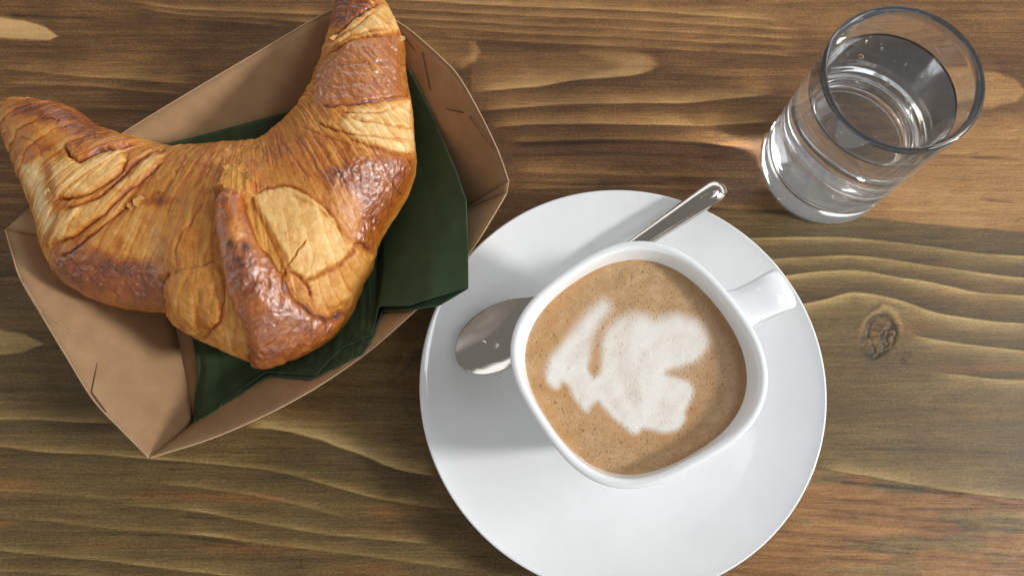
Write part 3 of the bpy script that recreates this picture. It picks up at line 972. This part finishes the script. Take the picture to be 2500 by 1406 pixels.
    # folds and overlapping layer edges: (line, groove depth, groove width, darkness, bulge on its right-hand side)
    folds = [
        ([(160, 350), (167, 370), (174, 385), (196, 391), (223, 382), (250, 370), (300, 360), (345, 352)], .16, 6, .9, .10),
        ([(128, 484), (172, 487), (211, 477), (254, 454), (290, 427), (309, 398), (316, 374)], .13, 6, .9, -.10),
        ([(140, 512), (188, 504), (227, 488), (266, 461), (297, 433), (325, 402), (372, 377), (420, 368)], .11, 5, .8, .08),
        ([(118, 602), (164, 585), (219, 547), (274, 500), (333, 449), (376, 414), (415, 384)], .11, 5, .8, .08),
        ([(138, 630), (176, 611), (219, 578), (274, 531), (313, 500), (345, 478)], .10, 5, .8, .08),
        ([(423, 655), (430, 606), (458, 555), (489, 504), (500, 440)], .05, 6, .35, .04),
        ([(415, 664), (400, 688), (395, 723), (403, 770)], .16, 9, .45, .05),
        ([(415, 664), (450, 657), (501, 645), (530, 632)], .06, 6, .35, .06),
        ([(544, 668), (549, 720), (538, 768), (518, 805), (490, 826), (440, 806)], .10, 6, .7, .09),
        ([(440, 700), (470, 660), (470, 600)], .03, 6, .2, .03),
        ([(607, 474), (650, 462), (707, 455), (759, 482), (807, 523), (844, 586), (866, 602)], .07, 5, .75, .05),
        ([(866, 600), (859, 618), (814, 654), (755, 682), (735, 686)], .08, 7, .6, .05),
        ([(748, 586), (722, 617), (700, 652)], .08, 3, .8, .05),
        ([(700, 660), (730, 678), (752, 706), (757, 732)], .09, 5, .8, .07),
        ([(690, 680), (707, 718), (737, 742), (766, 763), (800, 776), (845, 756)], .10, 6, .8, .06),
        ([(700, 660), (690, 690), (694, 720)], .08, 5, .8, .04),
        ([(860, 600), (880, 598), (905, 618)], .08, 7, .55, .05),
        ([(700, 470), (760, 500), (815, 545), (862, 590)], .05, 8, .35, .03),
        ([(812, 92), (862, 50), (899, 24), (928, 2)], .09, 5, .85, .07),
        ([(806, 112), (838, 84), (880, 58), (925, 22)], .06, 4, .6, .05),
        ([(800, 126), (847, 94), (899, 79), (960, 68)], .08, 4, .7, .06),
        ([(790, 144), (832, 112), (880, 91), (980, 82)], .09, 5, .8, .06),
        ([(780, 256), (847, 257), (899, 249), (954, 245), (1004, 236)], .09, 5, .75, .07),
        ([(825, 275), (880, 276), (936, 272), (995, 252)], .08, 4, .8, .06),
        ([(850, 284), (917, 297), (965, 312), (1008, 322)], .09, 4, .85, .07),
        ([(770, 290), (806, 311), (847, 322), (906, 330), (965, 345), (1012, 348)], .10, 4, .85, .08),
        ([(850, 334), (906, 356), (958, 374), (1020, 378)], .10, 5, .85, .07),
        ([(730, 310), (800, 336), (870, 360), (940, 385)], .04, 5, .45, .04),
        ([(720, 330), (760, 380), (800, 450)], .03, 5, .35, .02),
        ([(690, 345), (720, 390), (760, 440)], .03, 5, .3, .02),
        ([(760, 330), (810, 390), (850, 470)], .03, 5, .35, .02),
        ([(520, 380), (500, 430), (470, 500)], .03, 7, .3, .03),
        ([(460, 380), (430, 430), (390, 480)], .03, 7, .3, .03),
        ([(240, 340), (200, 350), (168, 366)], .05, 5, .5, .04),
        ([(60, 300), (110, 290), (160, 300)], .03, 5, .3, .03),
        ([(40, 330), (90, 350), (110, 400)], .03, 6, .3, .03),
        ([(600, 480), (607, 535), (637, 602), (663, 640), (690, 676)], .05, 4, .7, -.02),
        ([(780, 178), (850, 160), (960, 150)], .03, 7, .25, .03),
        ([(775, 220), (850, 205), (980, 200)], .03, 7, .2, .03),
    ]
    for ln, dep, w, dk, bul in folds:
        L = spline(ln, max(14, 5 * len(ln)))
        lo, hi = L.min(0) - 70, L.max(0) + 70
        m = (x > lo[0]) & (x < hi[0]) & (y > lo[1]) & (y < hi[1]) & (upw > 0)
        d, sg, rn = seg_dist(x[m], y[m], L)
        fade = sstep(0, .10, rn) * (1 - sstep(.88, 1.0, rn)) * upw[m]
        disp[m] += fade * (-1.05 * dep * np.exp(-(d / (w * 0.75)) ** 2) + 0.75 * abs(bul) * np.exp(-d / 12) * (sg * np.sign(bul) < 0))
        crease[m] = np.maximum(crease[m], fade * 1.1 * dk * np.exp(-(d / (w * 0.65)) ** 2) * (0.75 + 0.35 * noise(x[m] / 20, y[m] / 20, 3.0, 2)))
    # overlapping sheets of the roll: each runs a little proud and stops in a thin crisp edge
    arc = np.linspace(0, 1, NS)[:, None] * np.ones((1, NP))
    fi = np.linspace(0, 9, NP)[None, :] + 0 * arc
    horn = np.maximum(1 - sstep(.22, .34, arc), sstep(.60, .68, arc))
    for per, amp, zz in ((30, .055, 1.7), (68, .024, 4.9)):
        pp = (arc + 0.020 * np.sin(fi * 0.75 + 1)) * per + 0.9 * noise(arc * 7, fi * 0.55, zz, 3)
        fr = pp - np.floor(pp)
        wgt = upw * (1 - 0.6 * gloss) * (0.5 + 0.5 * horn) * sstep(-0.4, 0.2, noise(arc * 11, fi * 0.7, zz + 5, 2))
        disp += wgt * amp * (fr * sstep(1.0, 0.94, fr) - 0.3)
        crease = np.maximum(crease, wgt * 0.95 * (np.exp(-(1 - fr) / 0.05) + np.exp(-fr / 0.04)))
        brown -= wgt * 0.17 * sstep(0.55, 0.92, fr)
    # fine stretch wrinkles running across each horn, flaky skin everywhere
    arc = np.linspace(0, 1, NS)[:, None] * np.ones((1, NP))
    fi = np.linspace(0, 9, NP)[None, :] + 0 * arc
    sl = arc + 0.012 * np.sin(fi * 0.8) + 0.010 * noise(arc * 9, fi * 0.5, 5.1, 2)
    w1 = 1 - 2.4 * np.abs(noise(sl * 95, fi * 0.55, 3.3, 2))
    w2 = 1 - 2.4 * np.abs(noise(sl * 230, fi * 1.0, 6.3, 2))
    patchy = sstep(-0.25, 0.35, noise(arc * 16, fi * 0.9, 9.9, 2))
    mask = upw * (1 - 0.75 * gloss)
    calm = 1 - 0.85 * np.maximum(region(x, y, zones[11][0], 12), region(x, y, zones[12][0], 12))
    disp -= mask * calm * (0.028 * np.clip(w1, 0, 1) ** 3 * patchy + 0.009 * np.clip(w2, 0, 1) ** 2)
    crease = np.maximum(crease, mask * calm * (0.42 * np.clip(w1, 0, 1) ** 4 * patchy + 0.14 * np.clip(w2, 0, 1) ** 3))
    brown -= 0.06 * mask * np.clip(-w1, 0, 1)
    p3 = lambda k, o=0: (P[..., 0] * k + o, P[..., 1] * k, P[..., 2] * k)
    disp += 0.05 * noise(*p3(1.3), 2) + 0.026 * noise(*p3(4.5, 3), 3)
    rid = 1 - np.abs(noise(*p3(3.6, 8), 3)) * 2.2
    disp += gloss * 0.045 * np.clip(rid, -1, 1)
    flake = noise(*p3(2.4, 20), 4)
    fl = sstep(0.10, 0.13, flake)
    disp += 0.018 * fl * (1 - gloss)
    brown += 0.05 * fl * (1 - gloss)
    tipf = sstep(0, 0.04, arc) * sstep(1, 0.97, arc)
    P = P + nrm * (disp * tipf)[..., None]
    brown = np.where(upw > 0, brown, 0.55)
    V = P.reshape(-1, 3)
    F = grid_faces(NS, NP, wrap_v=True)
    # close both tips
    t0, t1 = P[0].mean(0), P[-1].mean(0)
    V = np.vstack([V, t0, t1])
    k = np.arange(NP)
    cap0 = np.stack([np.full(NP, NS * NP), k, (k + 1) % NP, (k + 1) % NP], 1)[:, :3]
    cap1 = np.stack([np.full(NP, NS * NP + 1), (NS - 1) * NP + (k + 1) % NP, (NS - 1) * NP + k], 1)
    tri = np.vstack([F[:, [0, 1, 2]], F[:, [0, 2, 3]], cap0, cap1])
    ext = lambda a: np.concatenate([np.clip(a, 0, 1.2).ravel(), [.8, .8]])
    org = at([(600, 620)], 0.35)[0]
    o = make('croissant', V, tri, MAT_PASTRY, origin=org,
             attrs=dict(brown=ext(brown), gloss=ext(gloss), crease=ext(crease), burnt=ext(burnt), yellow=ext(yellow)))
    o['label'] = 'golden brown flaky croissant with glossy crust lying in the paper tray'
    o['_org'] = [float(q) * CM for q in org]
    # loose flakes of crust still clinging to it: (x, y, size in cm, direction, curl, brownness)
    fn = normals(P)
    sx, sy = to_px(P)
    vis = np.where(nrm[..., 2] > 0.1, 0, 1e6)
    for fx, fy, size, ang, curl, bv in ((562, 415, .30, 2.2, .9, .45), (598, 432, .28, .4, 1.0, .35), (540, 462, .26, 3.0, .9, .75), (546, 500, .22, 3.2, 1.0, .8),
                                        (345, 497, .34, 2.4, .5, .40), (382, 482, .26, 1.2, .7, .62), (325, 505, .22, 2.6, .6, .50), (402, 512, .2, .6, .7, .5),
                                        (820, 96, .2, 3.1, .7, .35), (975, 92, .24, .2, .6, .25), (590, 372, .3, 1.4, .5, .42), (555, 372, .22, 1.7, .5, .4), (612, 366, .2, 1.2, .6, .45),
                                        (900, 632, .26, 5.9, .5, .4), (118, 470, .2, 3.3, .5, .1), (700, 648, .2, 5.4, .8, .6), (640, 700, .18, 1.0, .6, .6), (300, 640, .16, 2.0, .6, .6)):
        i, j = np.unravel_index(np.argmin((sx - fx) ** 2 + (sy - fy) ** 2 + vis), sx.shape)
        p, nn = P[i, j], fn[i, j]
        e1 = np.cross(nn, [0, 0, 1.0] if abs(nn[2]) < .9 else [0, 1.0, 0])
        e1 = e1 / np.linalg.norm(e1)
        d1 = np.array([math.cos(ang), math.sin(ang), 0])
        d1 = d1 - nn * (d1 @ nn)
        d1 /= np.linalg.norm(d1)
        d2 = np.cross(nn, d1)
        a = np.linspace(-0.3, 1, 9)[:, None]
        b = np.linspace(-1, 1, 9)[None, :]
        jag = 1 + 0.35 * noise(a * 3 + fx, b * 3 + fy, 1.0, 2)
        A = size * a * (1 - 0.35 * b ** 2) * jag
        B = size * 0.75 * b * (1 - 0.4 * np.clip(a, 0, 1)) * jag
        Hh = -0.015 + size * curl * 0.45 * np.clip(a, 0, 1) ** 2 + 0.02 * noise(a * 4, b * 4, fx, 2)
        G = p + A[..., None] * d1 + B[..., None] * d2 + Hh[..., None] * nn
        fo, _ = sheet('flake', G, 0.012, MAT_PASTRY, o, org)
        nvt = len(fo.data.vertices)
        for nm, vl in (('brown', bv), ('gloss', .2), ('crease', 0), ('burnt', 0), ('yellow', 0.25 if bv < .4 else 0)):
            fo.data.attributes.new(nm, 'FLOAT', 'POINT').data.foreach_set('value', np.full(nvt, vl, np.float32))
    o['category'] = 'croissant'


build_croissant()

# ------------------------------------------------------------------ saucer
SAU = np.array([4.085, 4.546, 0.0])
SAU_R, SAU_Z = 7.5, 1.8
sau_prof_top = [(0.001, .50), (1.5, .50), (2.35, .50), (2.6, .54), (2.8, .66), (3.1, .74), (3.8, .85), (4.8, 1.06), (5.8, 1.31), (6.6, 1.53), (7.1, 1.68), (7.35, 1.77), (7.44, 1.81)]
sau_prof_low = [(7.495, 1.80), (7.50, 1.75), (7.44, 1.66), (7.2, 1.53), (6.6, 1.31), (5.8, 1.08), (4.8, .80), (4.4, .62), (4.28, .30), (4.22, .03), (4.05, .0), (3.9, .03), (3.8, .26), (2.0, .28), (0.001, .28)]


def smooth_prof(p, n):
    return [tuple(r) for r in spline(p, n)]


def saucer_z(r):
    return np.interp(r, [a for a, _ in sau_prof_top], [b for _, b in sau_prof_top])


v, f = revolve(smooth_prof(sau_prof_top, 60) + smooth_prof(sau_prof_low, 60), 192, closed=False)
o = make('saucer', v + SAU, f, MAT_PORC, origin=SAU)
o['label'] = 'round white porcelain saucer under the coffee cup'
o['category'] = 'saucer'

# ------------------------------------------------------------------ cup
RIM = 6.35
rim_trace = [(1542, 590), (1602, 588), (1657, 605), (1704, 643), (1760, 694), (1794, 733), (1841, 797), (1871, 882), (1875, 950), (1862, 994), (1842, 1030),
             (1768, 1100), (1683, 1147), (1597, 1176), (1533, 1192), (1482, 1196), (1440, 1168), (1405, 1135), (1354, 1085), (1307, 1030), (1273, 967), (1252, 899), (1247, 848), (1252, 805),
             (1273, 767), (1320, 707), (1384, 656), (1469, 609)]
rt = at(rim_trace, RIM)[:, :2]
CUP = np.array([*(rt.max(0) + rt.min(0)) / 2, 0.50])


def cup_shape_coeffs():
    d = rt - CUP[:2]
    th = np.arctan2(d[:, 1], d[:, 0])
    r = np.hypot(*d.T)
    cols = [np.ones_like(th)]
    for k in range(1, 6):
        cols += [np.cos(k * th), np.sin(k * th)]
    return np.linalg.lstsq(np.stack(cols, 1), r, rcond=None)[0]


cc = cup_shape_coeffs()
CUP_R = cc[0]


def cup_form(th, q):
    """rounded-square plan: q = 1 at the rim, 0 at the round foot"""
    r = np.ones_like(th)
    for k in range(1, 6):
        r = r + q * (cc[2 * k - 1] * np.cos(k * th) + cc[2 * k] * np.sin(k * th)) / cc[0]
    return r


H0 = CUP[2]
# outer wall from the foot up, over the lip, then the inside: (fraction of rim radius, z, squareness)
cup_prof = [(.02, H0 + .10, 0), (.40, H0 + .10, 0), (.43, H0 + .01, 0), (.47, H0, 0), (.50, H0 + .03, 0), (.515, H0 + .20, .1), (.60, H0 + .75, .3),
            (.74, H0 + 1.9, .6), (.86, H0 + 3.2, .85), (.945, H0 + 4.5, 1), (.982, H0 + 5.3, 1), (.996, RIM - .20, 1), (1.0, RIM - .10, 1), (.994, RIM - .03, 1), (.975, RIM + .005, 1), (.955, RIM, 1),
            (.938, RIM - .04, 1), (.925, RIM - .12, .97), (.910, RIM - .35, .9), (.888, RIM - .75, .72), (.86, RIM - 1.2, .65), (.78, RIM - 2.4, .5), (.66, RIM - 3.6, .3), (.5, RIM - 4.7, .1), (.3, H0 + .65, 0), (.01, H0 + .6, 0)]
cp = spline(cup_prof, 130)
v, f = revolve([(a * CUP_R, z) for a, z, q in cp], 160, lambda th, k: cup_form(th, min(1, max(0, cp[k, 2]))), closed=False)
base = np.array([CUP[0], CUP[1], 0])
# the foot sits a little nearer the middle of the saucer than the lip
cup = thing('coffee_cup', (CUP[0], CUP[1], H0), 'white rounded-square porcelain cup filled with latte art coffee', 'cup')
make('cup_body', v + base, f, MAT_PORC, cup, origin=(CUP[0], CUP[1], H0))

# handle: a wide strap that leaves the wall, arches out and comes back
hdir = np.array([*(at([(1925, 700)], 5.0)[0] - at([(1795, 762)], 5.0)[0])[:2], 0])
hdir /= np.linalg.norm(hdir)
hside = np.array([-hdir[1], hdir[0], 0])
hroot = at([(1790, 764)], 5.2)[0]
path = [(-.22, 5.36, .98), (-.05, 5.42, .84), (.12, 5.45, .74), (.4, 5.48, .67), (.8, 5.50, .66), (1.4, 5.52, .70), (1.82, 5.36, .73), (2.02, 4.9, .73), (1.9, 4.3, .70), (1.45, 3.6, .64), (.8, 2.95, .60), (.2, 2.4, .55), (-.5, 2.0, .50), (-.9, 1.85, .50)]
hp = spline(path, 70)
tan = np.gradient(hp[:, :2], axis=0)
tan /= np.linalg.norm(tan, axis=1, keepdims=True)
phi = np.linspace(0, 2 * np.pi, 28, endpoint=False)
rows = []
for (s, z, w), t in zip(hp, tan):
    ctr = np.array([hroot[0], hroot[1], 0]) + hdir * s + (0, 0, z)
    nn = hdir * (-t[1]) + np.array([0, 0, t[0]])
    a = np.sign(np.cos(phi)) * np.abs(np.cos(phi)) ** 0.75
    b = np.sign(np.sin(phi)) * np.abs(np.sin(phi)) ** 0.9
    rows.append(ctr + hside * (w * a)[:, None] + nn * ((0.24 + 0.16 * math.exp(-max(0, s + .3) / .25)) * b)[:, None])
v = np.concatenate(rows)
make('cup_handle', v, grid_faces(len(hp), 28, wrap_v=True), MAT_PORC, cup, origin=(CUP[0], CUP[1], H0))


# ------------------------------------------------------------------ coffee in the cup
def build_coffee():
    lev = RIM - 0.72
    n, m = 300, 150
    th = np.linspace(0, 2 * np.pi, n, endpoint=False)
    frac = 0.898
    R = CUP_R * frac * cup_form(th, .72)
    rr = np.linspace(0, 1, m)
    X = CUP[0] + np.outer(rr, R * np.cos(th))
    Y = CUP[1] + np.outer(rr, R * np.sin(th))
    Z = np.full_like(X, lev)
    V = np.stack([X, Y, Z], -1)
    px, py = to_px(V)
    z3 = lambda pts: [(1000 + .4268 * a, 400 + .4268 * b) for a, b in pts]
    wx = px + 5 * noise(px / 70, py / 70, 1.0, 2)
    wy = py + 5 * noise(px / 70, py / 70, 5.0, 2)
    white = z3([(1108, 785), (1018, 862), (935, 965), (870, 1045), (805, 1110), (775, 1190), (790, 1262), (842, 1288), (868, 1250), (905, 1270), (945, 1345),
                (1012, 1415), (1045, 1375), (1082, 1350), (1125, 1405), (1200, 1485), (1285, 1545), (1330, 1515), (1380, 1515), (1455, 1535), (1535, 1512), (1575, 1460),
                (1572, 1415), (1605, 1350), (1618, 1290), (1590, 1245), (1530, 1222), (1462, 1205), (1500, 1172), (1580, 1145), (1650, 1108), (1692, 1045), (1700, 990), (1668, 930),
                (1600, 884), (1520, 866), (1440, 888), (1400, 904), (1360, 880), (1300, 862), (1225, 884), (1150, 935), (1112, 1010), (1106, 1100), (1090, 1185), (1052, 1222), (1022, 1175), (1032, 1085), (1055, 995), (1090, 905), (1140, 820)])
    white = spline(white + white[:1], 260)[:-1]
    soft_top = sstep(960, 780, py)
    milk = region(wx, wy, white, 11) * (1 - soft_top) + region(wx, wy, white, 22) ** 0.8 * soft_top
    veil = np.zeros_like(px)
    for ln, w, a in (([(1290, 870), (1215, 960), (1190, 1050), (1215, 1180), (1255, 1300), (1290, 1430)], 13, .26), ([(1620, 960), (1480, 1000), (1370, 1070), (1310, 1170), (1300, 1290), (1340, 1420)], 11, .20),
                     ([(1080, 960), (980, 1060), (880, 1180)], 14, .22), ([(1010, 1200), (960, 1280), (1010, 1370)], 12, .2), ([(1120, 1250), (1180, 1380), (1260, 1480)], 11, .18), ([(1420, 1330), (1480, 1420), (1450, 1500)], 12, .15)):
        L = spline(z3(ln), 40)
        dd, _, rn = seg_dist(wx, wy, L)
        veil += a * np.exp(-(dd / w) ** 2) * sstep(0, .15, rn) * (1 - sstep(.8, 1, rn))
    milk = milk * (1 - 0.85 * veil)
    # marbling where crema was drawn through the milk
    fx, fy = px + 40 * noise(px / 120, py / 120, 12.0, 2), py + 40 * noise(px / 120, py / 120, 15.0, 2)
    marb = np.clip(1 - 3.2 * np.abs(noise((fx + 0.5 * fy) / 44, (fy - 0.5 * fx) / 170, 2.7, 3)), 0, 1)
    milk = milk * (1 - 0.13 * marb ** 2)
    halo = np.clip(region(wx, wy, white, 46) - milk, 0, 1) * np.clip(0.5 + noise(px / 60, py / 60, 17.0, 3), 0, 1)
    milk = np.clip(milk + 0.30 * halo, 0, 1)
    d, sg, _ = seg_dist(wx, wy, white, True)
    out = np.where(inside(wx, wy, white), 0, np.exp(-d / 26))
    lowl = sstep(-0.5, 0.5, (py - 880) / 250 - (px - 1560) / 300)
    cara = np.clip(1.15 * out * (0.35 + 0.75 * lowl), 0, 1)
    cara = np.maximum(cara, region(wx, wy, z3([(1040, 980), (1090, 900), (1120, 950), (1105, 1060), (1090, 1190), (1050, 1225), (1020, 1150)]), 16) * 0.8)
    cara = np.maximum(cara, 0.6 * np.exp(-((np.hypot(px - 1555, py - 898) - 240) / 18) ** 2) * sstep(1500, 1350, px))
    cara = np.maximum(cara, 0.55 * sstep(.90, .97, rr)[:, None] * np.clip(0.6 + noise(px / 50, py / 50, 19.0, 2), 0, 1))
    milk = np.clip(milk * (0.99 + 0.08 * noise(px / 60, py / 60, 3.0, 3)), 0, 1)
    # brighter centre petals, thin grey swirl between them
    swirl = np.exp(-(seg_dist(px, py, z3([(1260, 900), (1215, 1050), (1230, 1180), (1260, 1300), (1290, 1420)]))[0] / 16) ** 2)
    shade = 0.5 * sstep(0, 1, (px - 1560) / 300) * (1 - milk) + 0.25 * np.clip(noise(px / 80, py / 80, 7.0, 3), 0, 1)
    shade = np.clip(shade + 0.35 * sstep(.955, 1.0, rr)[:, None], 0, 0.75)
    V[..., 2] += 0.010 * milk - 0.012 * swirl * milk + 0.004 * noise(px / 30, py / 30, 2.0, 2)
    edge = sstep(0.955, 1.0, rr)[:, None]
    V[..., 2] += 0.03 * edge ** 2
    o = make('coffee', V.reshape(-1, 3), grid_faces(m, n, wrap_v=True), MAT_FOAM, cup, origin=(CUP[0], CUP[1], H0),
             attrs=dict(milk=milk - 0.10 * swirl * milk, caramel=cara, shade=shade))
    o['label'] = 'tan crema with a white leaf of steamed milk'


build_coffee()


# ------------------------------------------------------------------ spoon
def build_spoon():
    # stations along the axis: (x, y on the sheet, half width, hollow depth, z of the rim, thickness)
    a, b = np.array([1119., 890.]), np.array([1768., 452.])
    L = [(0.000, .02, .00, 1.82), (0.008, .34, .02, 1.80), (0.025, .62, .08, 1.77), (0.06, .94, .20, 1.73), (0.11, 1.14, .33, 1.68), (0.16, 1.19, .38, 1.66), (0.21, 1.12, .34, 1.66),
         (0.26, .92, .22, 1.68), (0.30, .66, .08, 1.72), (0.34, .44, -.06, 1.78), (0.39, .31, -.12, 1.84), (0.46, .255, -.18, 1.86), (0.56, .27, -.21, 1.88), (0.68, .32, -.25, 1.94), (0.80, .38, -.29, 2.04),
         (0.90, .43, -.32, 2.15), (0.95, .45, -.33, 2.17), (0.975, .43, -.30, 2.15), (0.99, .33, -.20, 2.12), (0.997, .18, -.08, 2.18), (1.0, .02, -.01, 2.12)]
    S = spline(np.array(L), 150)
    S[:, 1] = np.maximum(S[:, 1], 0.01)
    q = a + (b - a) * S[:, :1]
    C = at(q, S[:, 3])
    ax = C[-1] - C[0]
    ax[2] = 0
    ax /= np.linalg.norm(ax)
    sd = np.array([-ax[1], ax[0], 0])
    nv = 41
    t = np.linspace(-1, 1, nv)
    top = C[:, None] + sd * (S[:, 1:2] * t)[..., None]
    bowl = sstep(0.36, 0.28, S[:, 0])[:, None]
    cross = 1 - np.abs(t)[None, :] ** 2.2
    top[..., 2] -= S[:, 2:3] * cross * np.where(S[:, 2:3] > 0, 1, 0)                    # hollow of the bowl
    top[..., 2] += -S[:, 2:3] * np.sqrt(np.clip(1 - t ** 2, 0, 1))[None, :] * np.where(S[:, 2:3] < 0, 1, 0)   # rounded handle
    th = np.minimum(0.09 + 0.04 * (1 - bowl), S[:, 1:2] * 0.5)
    low = top.copy()
    edge = np.sqrt(np.clip(1 - t ** 2, 0, 1))[None, :]
    low[..., 2] -= th * (0.35 + 0.65 * edge) + np.where(S[:, 2:3] < 0, -S[:, 2:3], 0) * edge * 0.7
    ring = np.concatenate([top, low[:, ::-1]], 1)
    n, k = ring.shape[:2]
    org = at([(1430, 680)], 1.0)[0]
    o = make('teaspoon', ring.reshape(-1, 3), grid_faces(n, k, wrap_v=True), MAT_STEEL, origin=org)
    o['label'] = 'polished steel teaspoon lying on the saucer behind the cup'
    o['category'] = 'spoon'


build_spoon()


# ------------------------------------------------------------------ water glass
def build_glass():
    G = np.array([13.02, 13.85, 0.0])
    root = thing('water_glass', G, 'small clear straight-sided drinking glass of water behind the saucer', 'glass')
    H = 7.45
    outer = [(0.001, .10), (1.6, .10), (2.25, .06), (2.42, .01), (2.52, .0), (2.60, .05), (2.645, .18), (2.655, .6), (2.66, 2.0), (2.68, 4.5), (2.70, 6.6), (2.705, H - .12), (2.70, H - .05)]
    lip = [(2.67, H - .012), (2.61, H), (2.55, H - .015), (2.505, H - .08)]
    inner = [(2.49, H - .4), (2.47, 6.2), (2.44, 4.5), (2.42, 2.6), (2.40, 1.8), (2.36, 1.38), (2.18, 1.12), (1.8, 1.0), (1.0, .95), (0.001, .94)]
    pr = smooth_prof(outer, 80) + smooth_prof(lip, 16) + smooth_prof(inner, 80)
    v, f = revolve(pr, 128, closed=False)
    g = make('glass_wall', v + G, f, MAT_GLASS, root, origin=G)
    # water: its skin sits just inside the glass so that the two media touch
    lev = 5.95
    ir = lambda z: float(np.interp(z, [a[1] for a in inner[::-1]], [a[0] for a in inner[::-1]]))
    wp = [(0.001, lev), (1.6, lev), (2.25, lev + .004), (ir(lev) - .05, lev + .03), (ir(lev) + .012, lev + .09)]
    wl = [(ir(z) + .012, z) for z in np.linspace(lev - .05, 1.8, 30)] + [(2.372, 1.37), (2.19, 1.108), (1.8, .985), (1.0, .936), (0.001, .926)]
    v, f = revolve(wp + wl, 128, closed=False)
    w = make('water', v + G, f, MAT_WATER, root, origin=G)
    # bubbles clinging in the water
    rng = np.random.default_rng(3)
    th = np.linspace(0, np.pi, 9)
    spots = [(2100, 141, .11), (2126, 89, .07), (2114, 104, .055), (2166, 207, .10), (2212, 250, .05), (2290, 150, .05), (2190, 90, .045), (2250, 300, .05), (2150, 110, .04)]
    for bx, by, s in spots:
        c = at([(bx, by)], 5.80)[0]
        v, f = revolve([(s * math.sin(t) + 1e-4, s * math.cos(t)) for t in th], 14, closed=False)
        make('bubble', v + c, f, MAT_AIR, root, origin=c)
    for k in range(16):
        a, r = rng.uniform(0, 2 * np.pi), 2.38
        z = rng.uniform(1.6, 5.6)
        if k < 6:
            r, z = rng.uniform(.3, 2.1), rng.uniform(5.6, 5.8)
        s = rng.uniform(.03, .085)
        c = G + (r * math.cos(a), r * math.sin(a), z)
        v, f = revolve([(s * math.sin(t) + 1e-4, s * math.cos(t)) for t in th], 14, closed=False)
        make('bubble', v + c, f, MAT_AIR, root, origin=c)


build_glass()
for o in scene.objects:
    if '_org' in o:
        del o['_org']
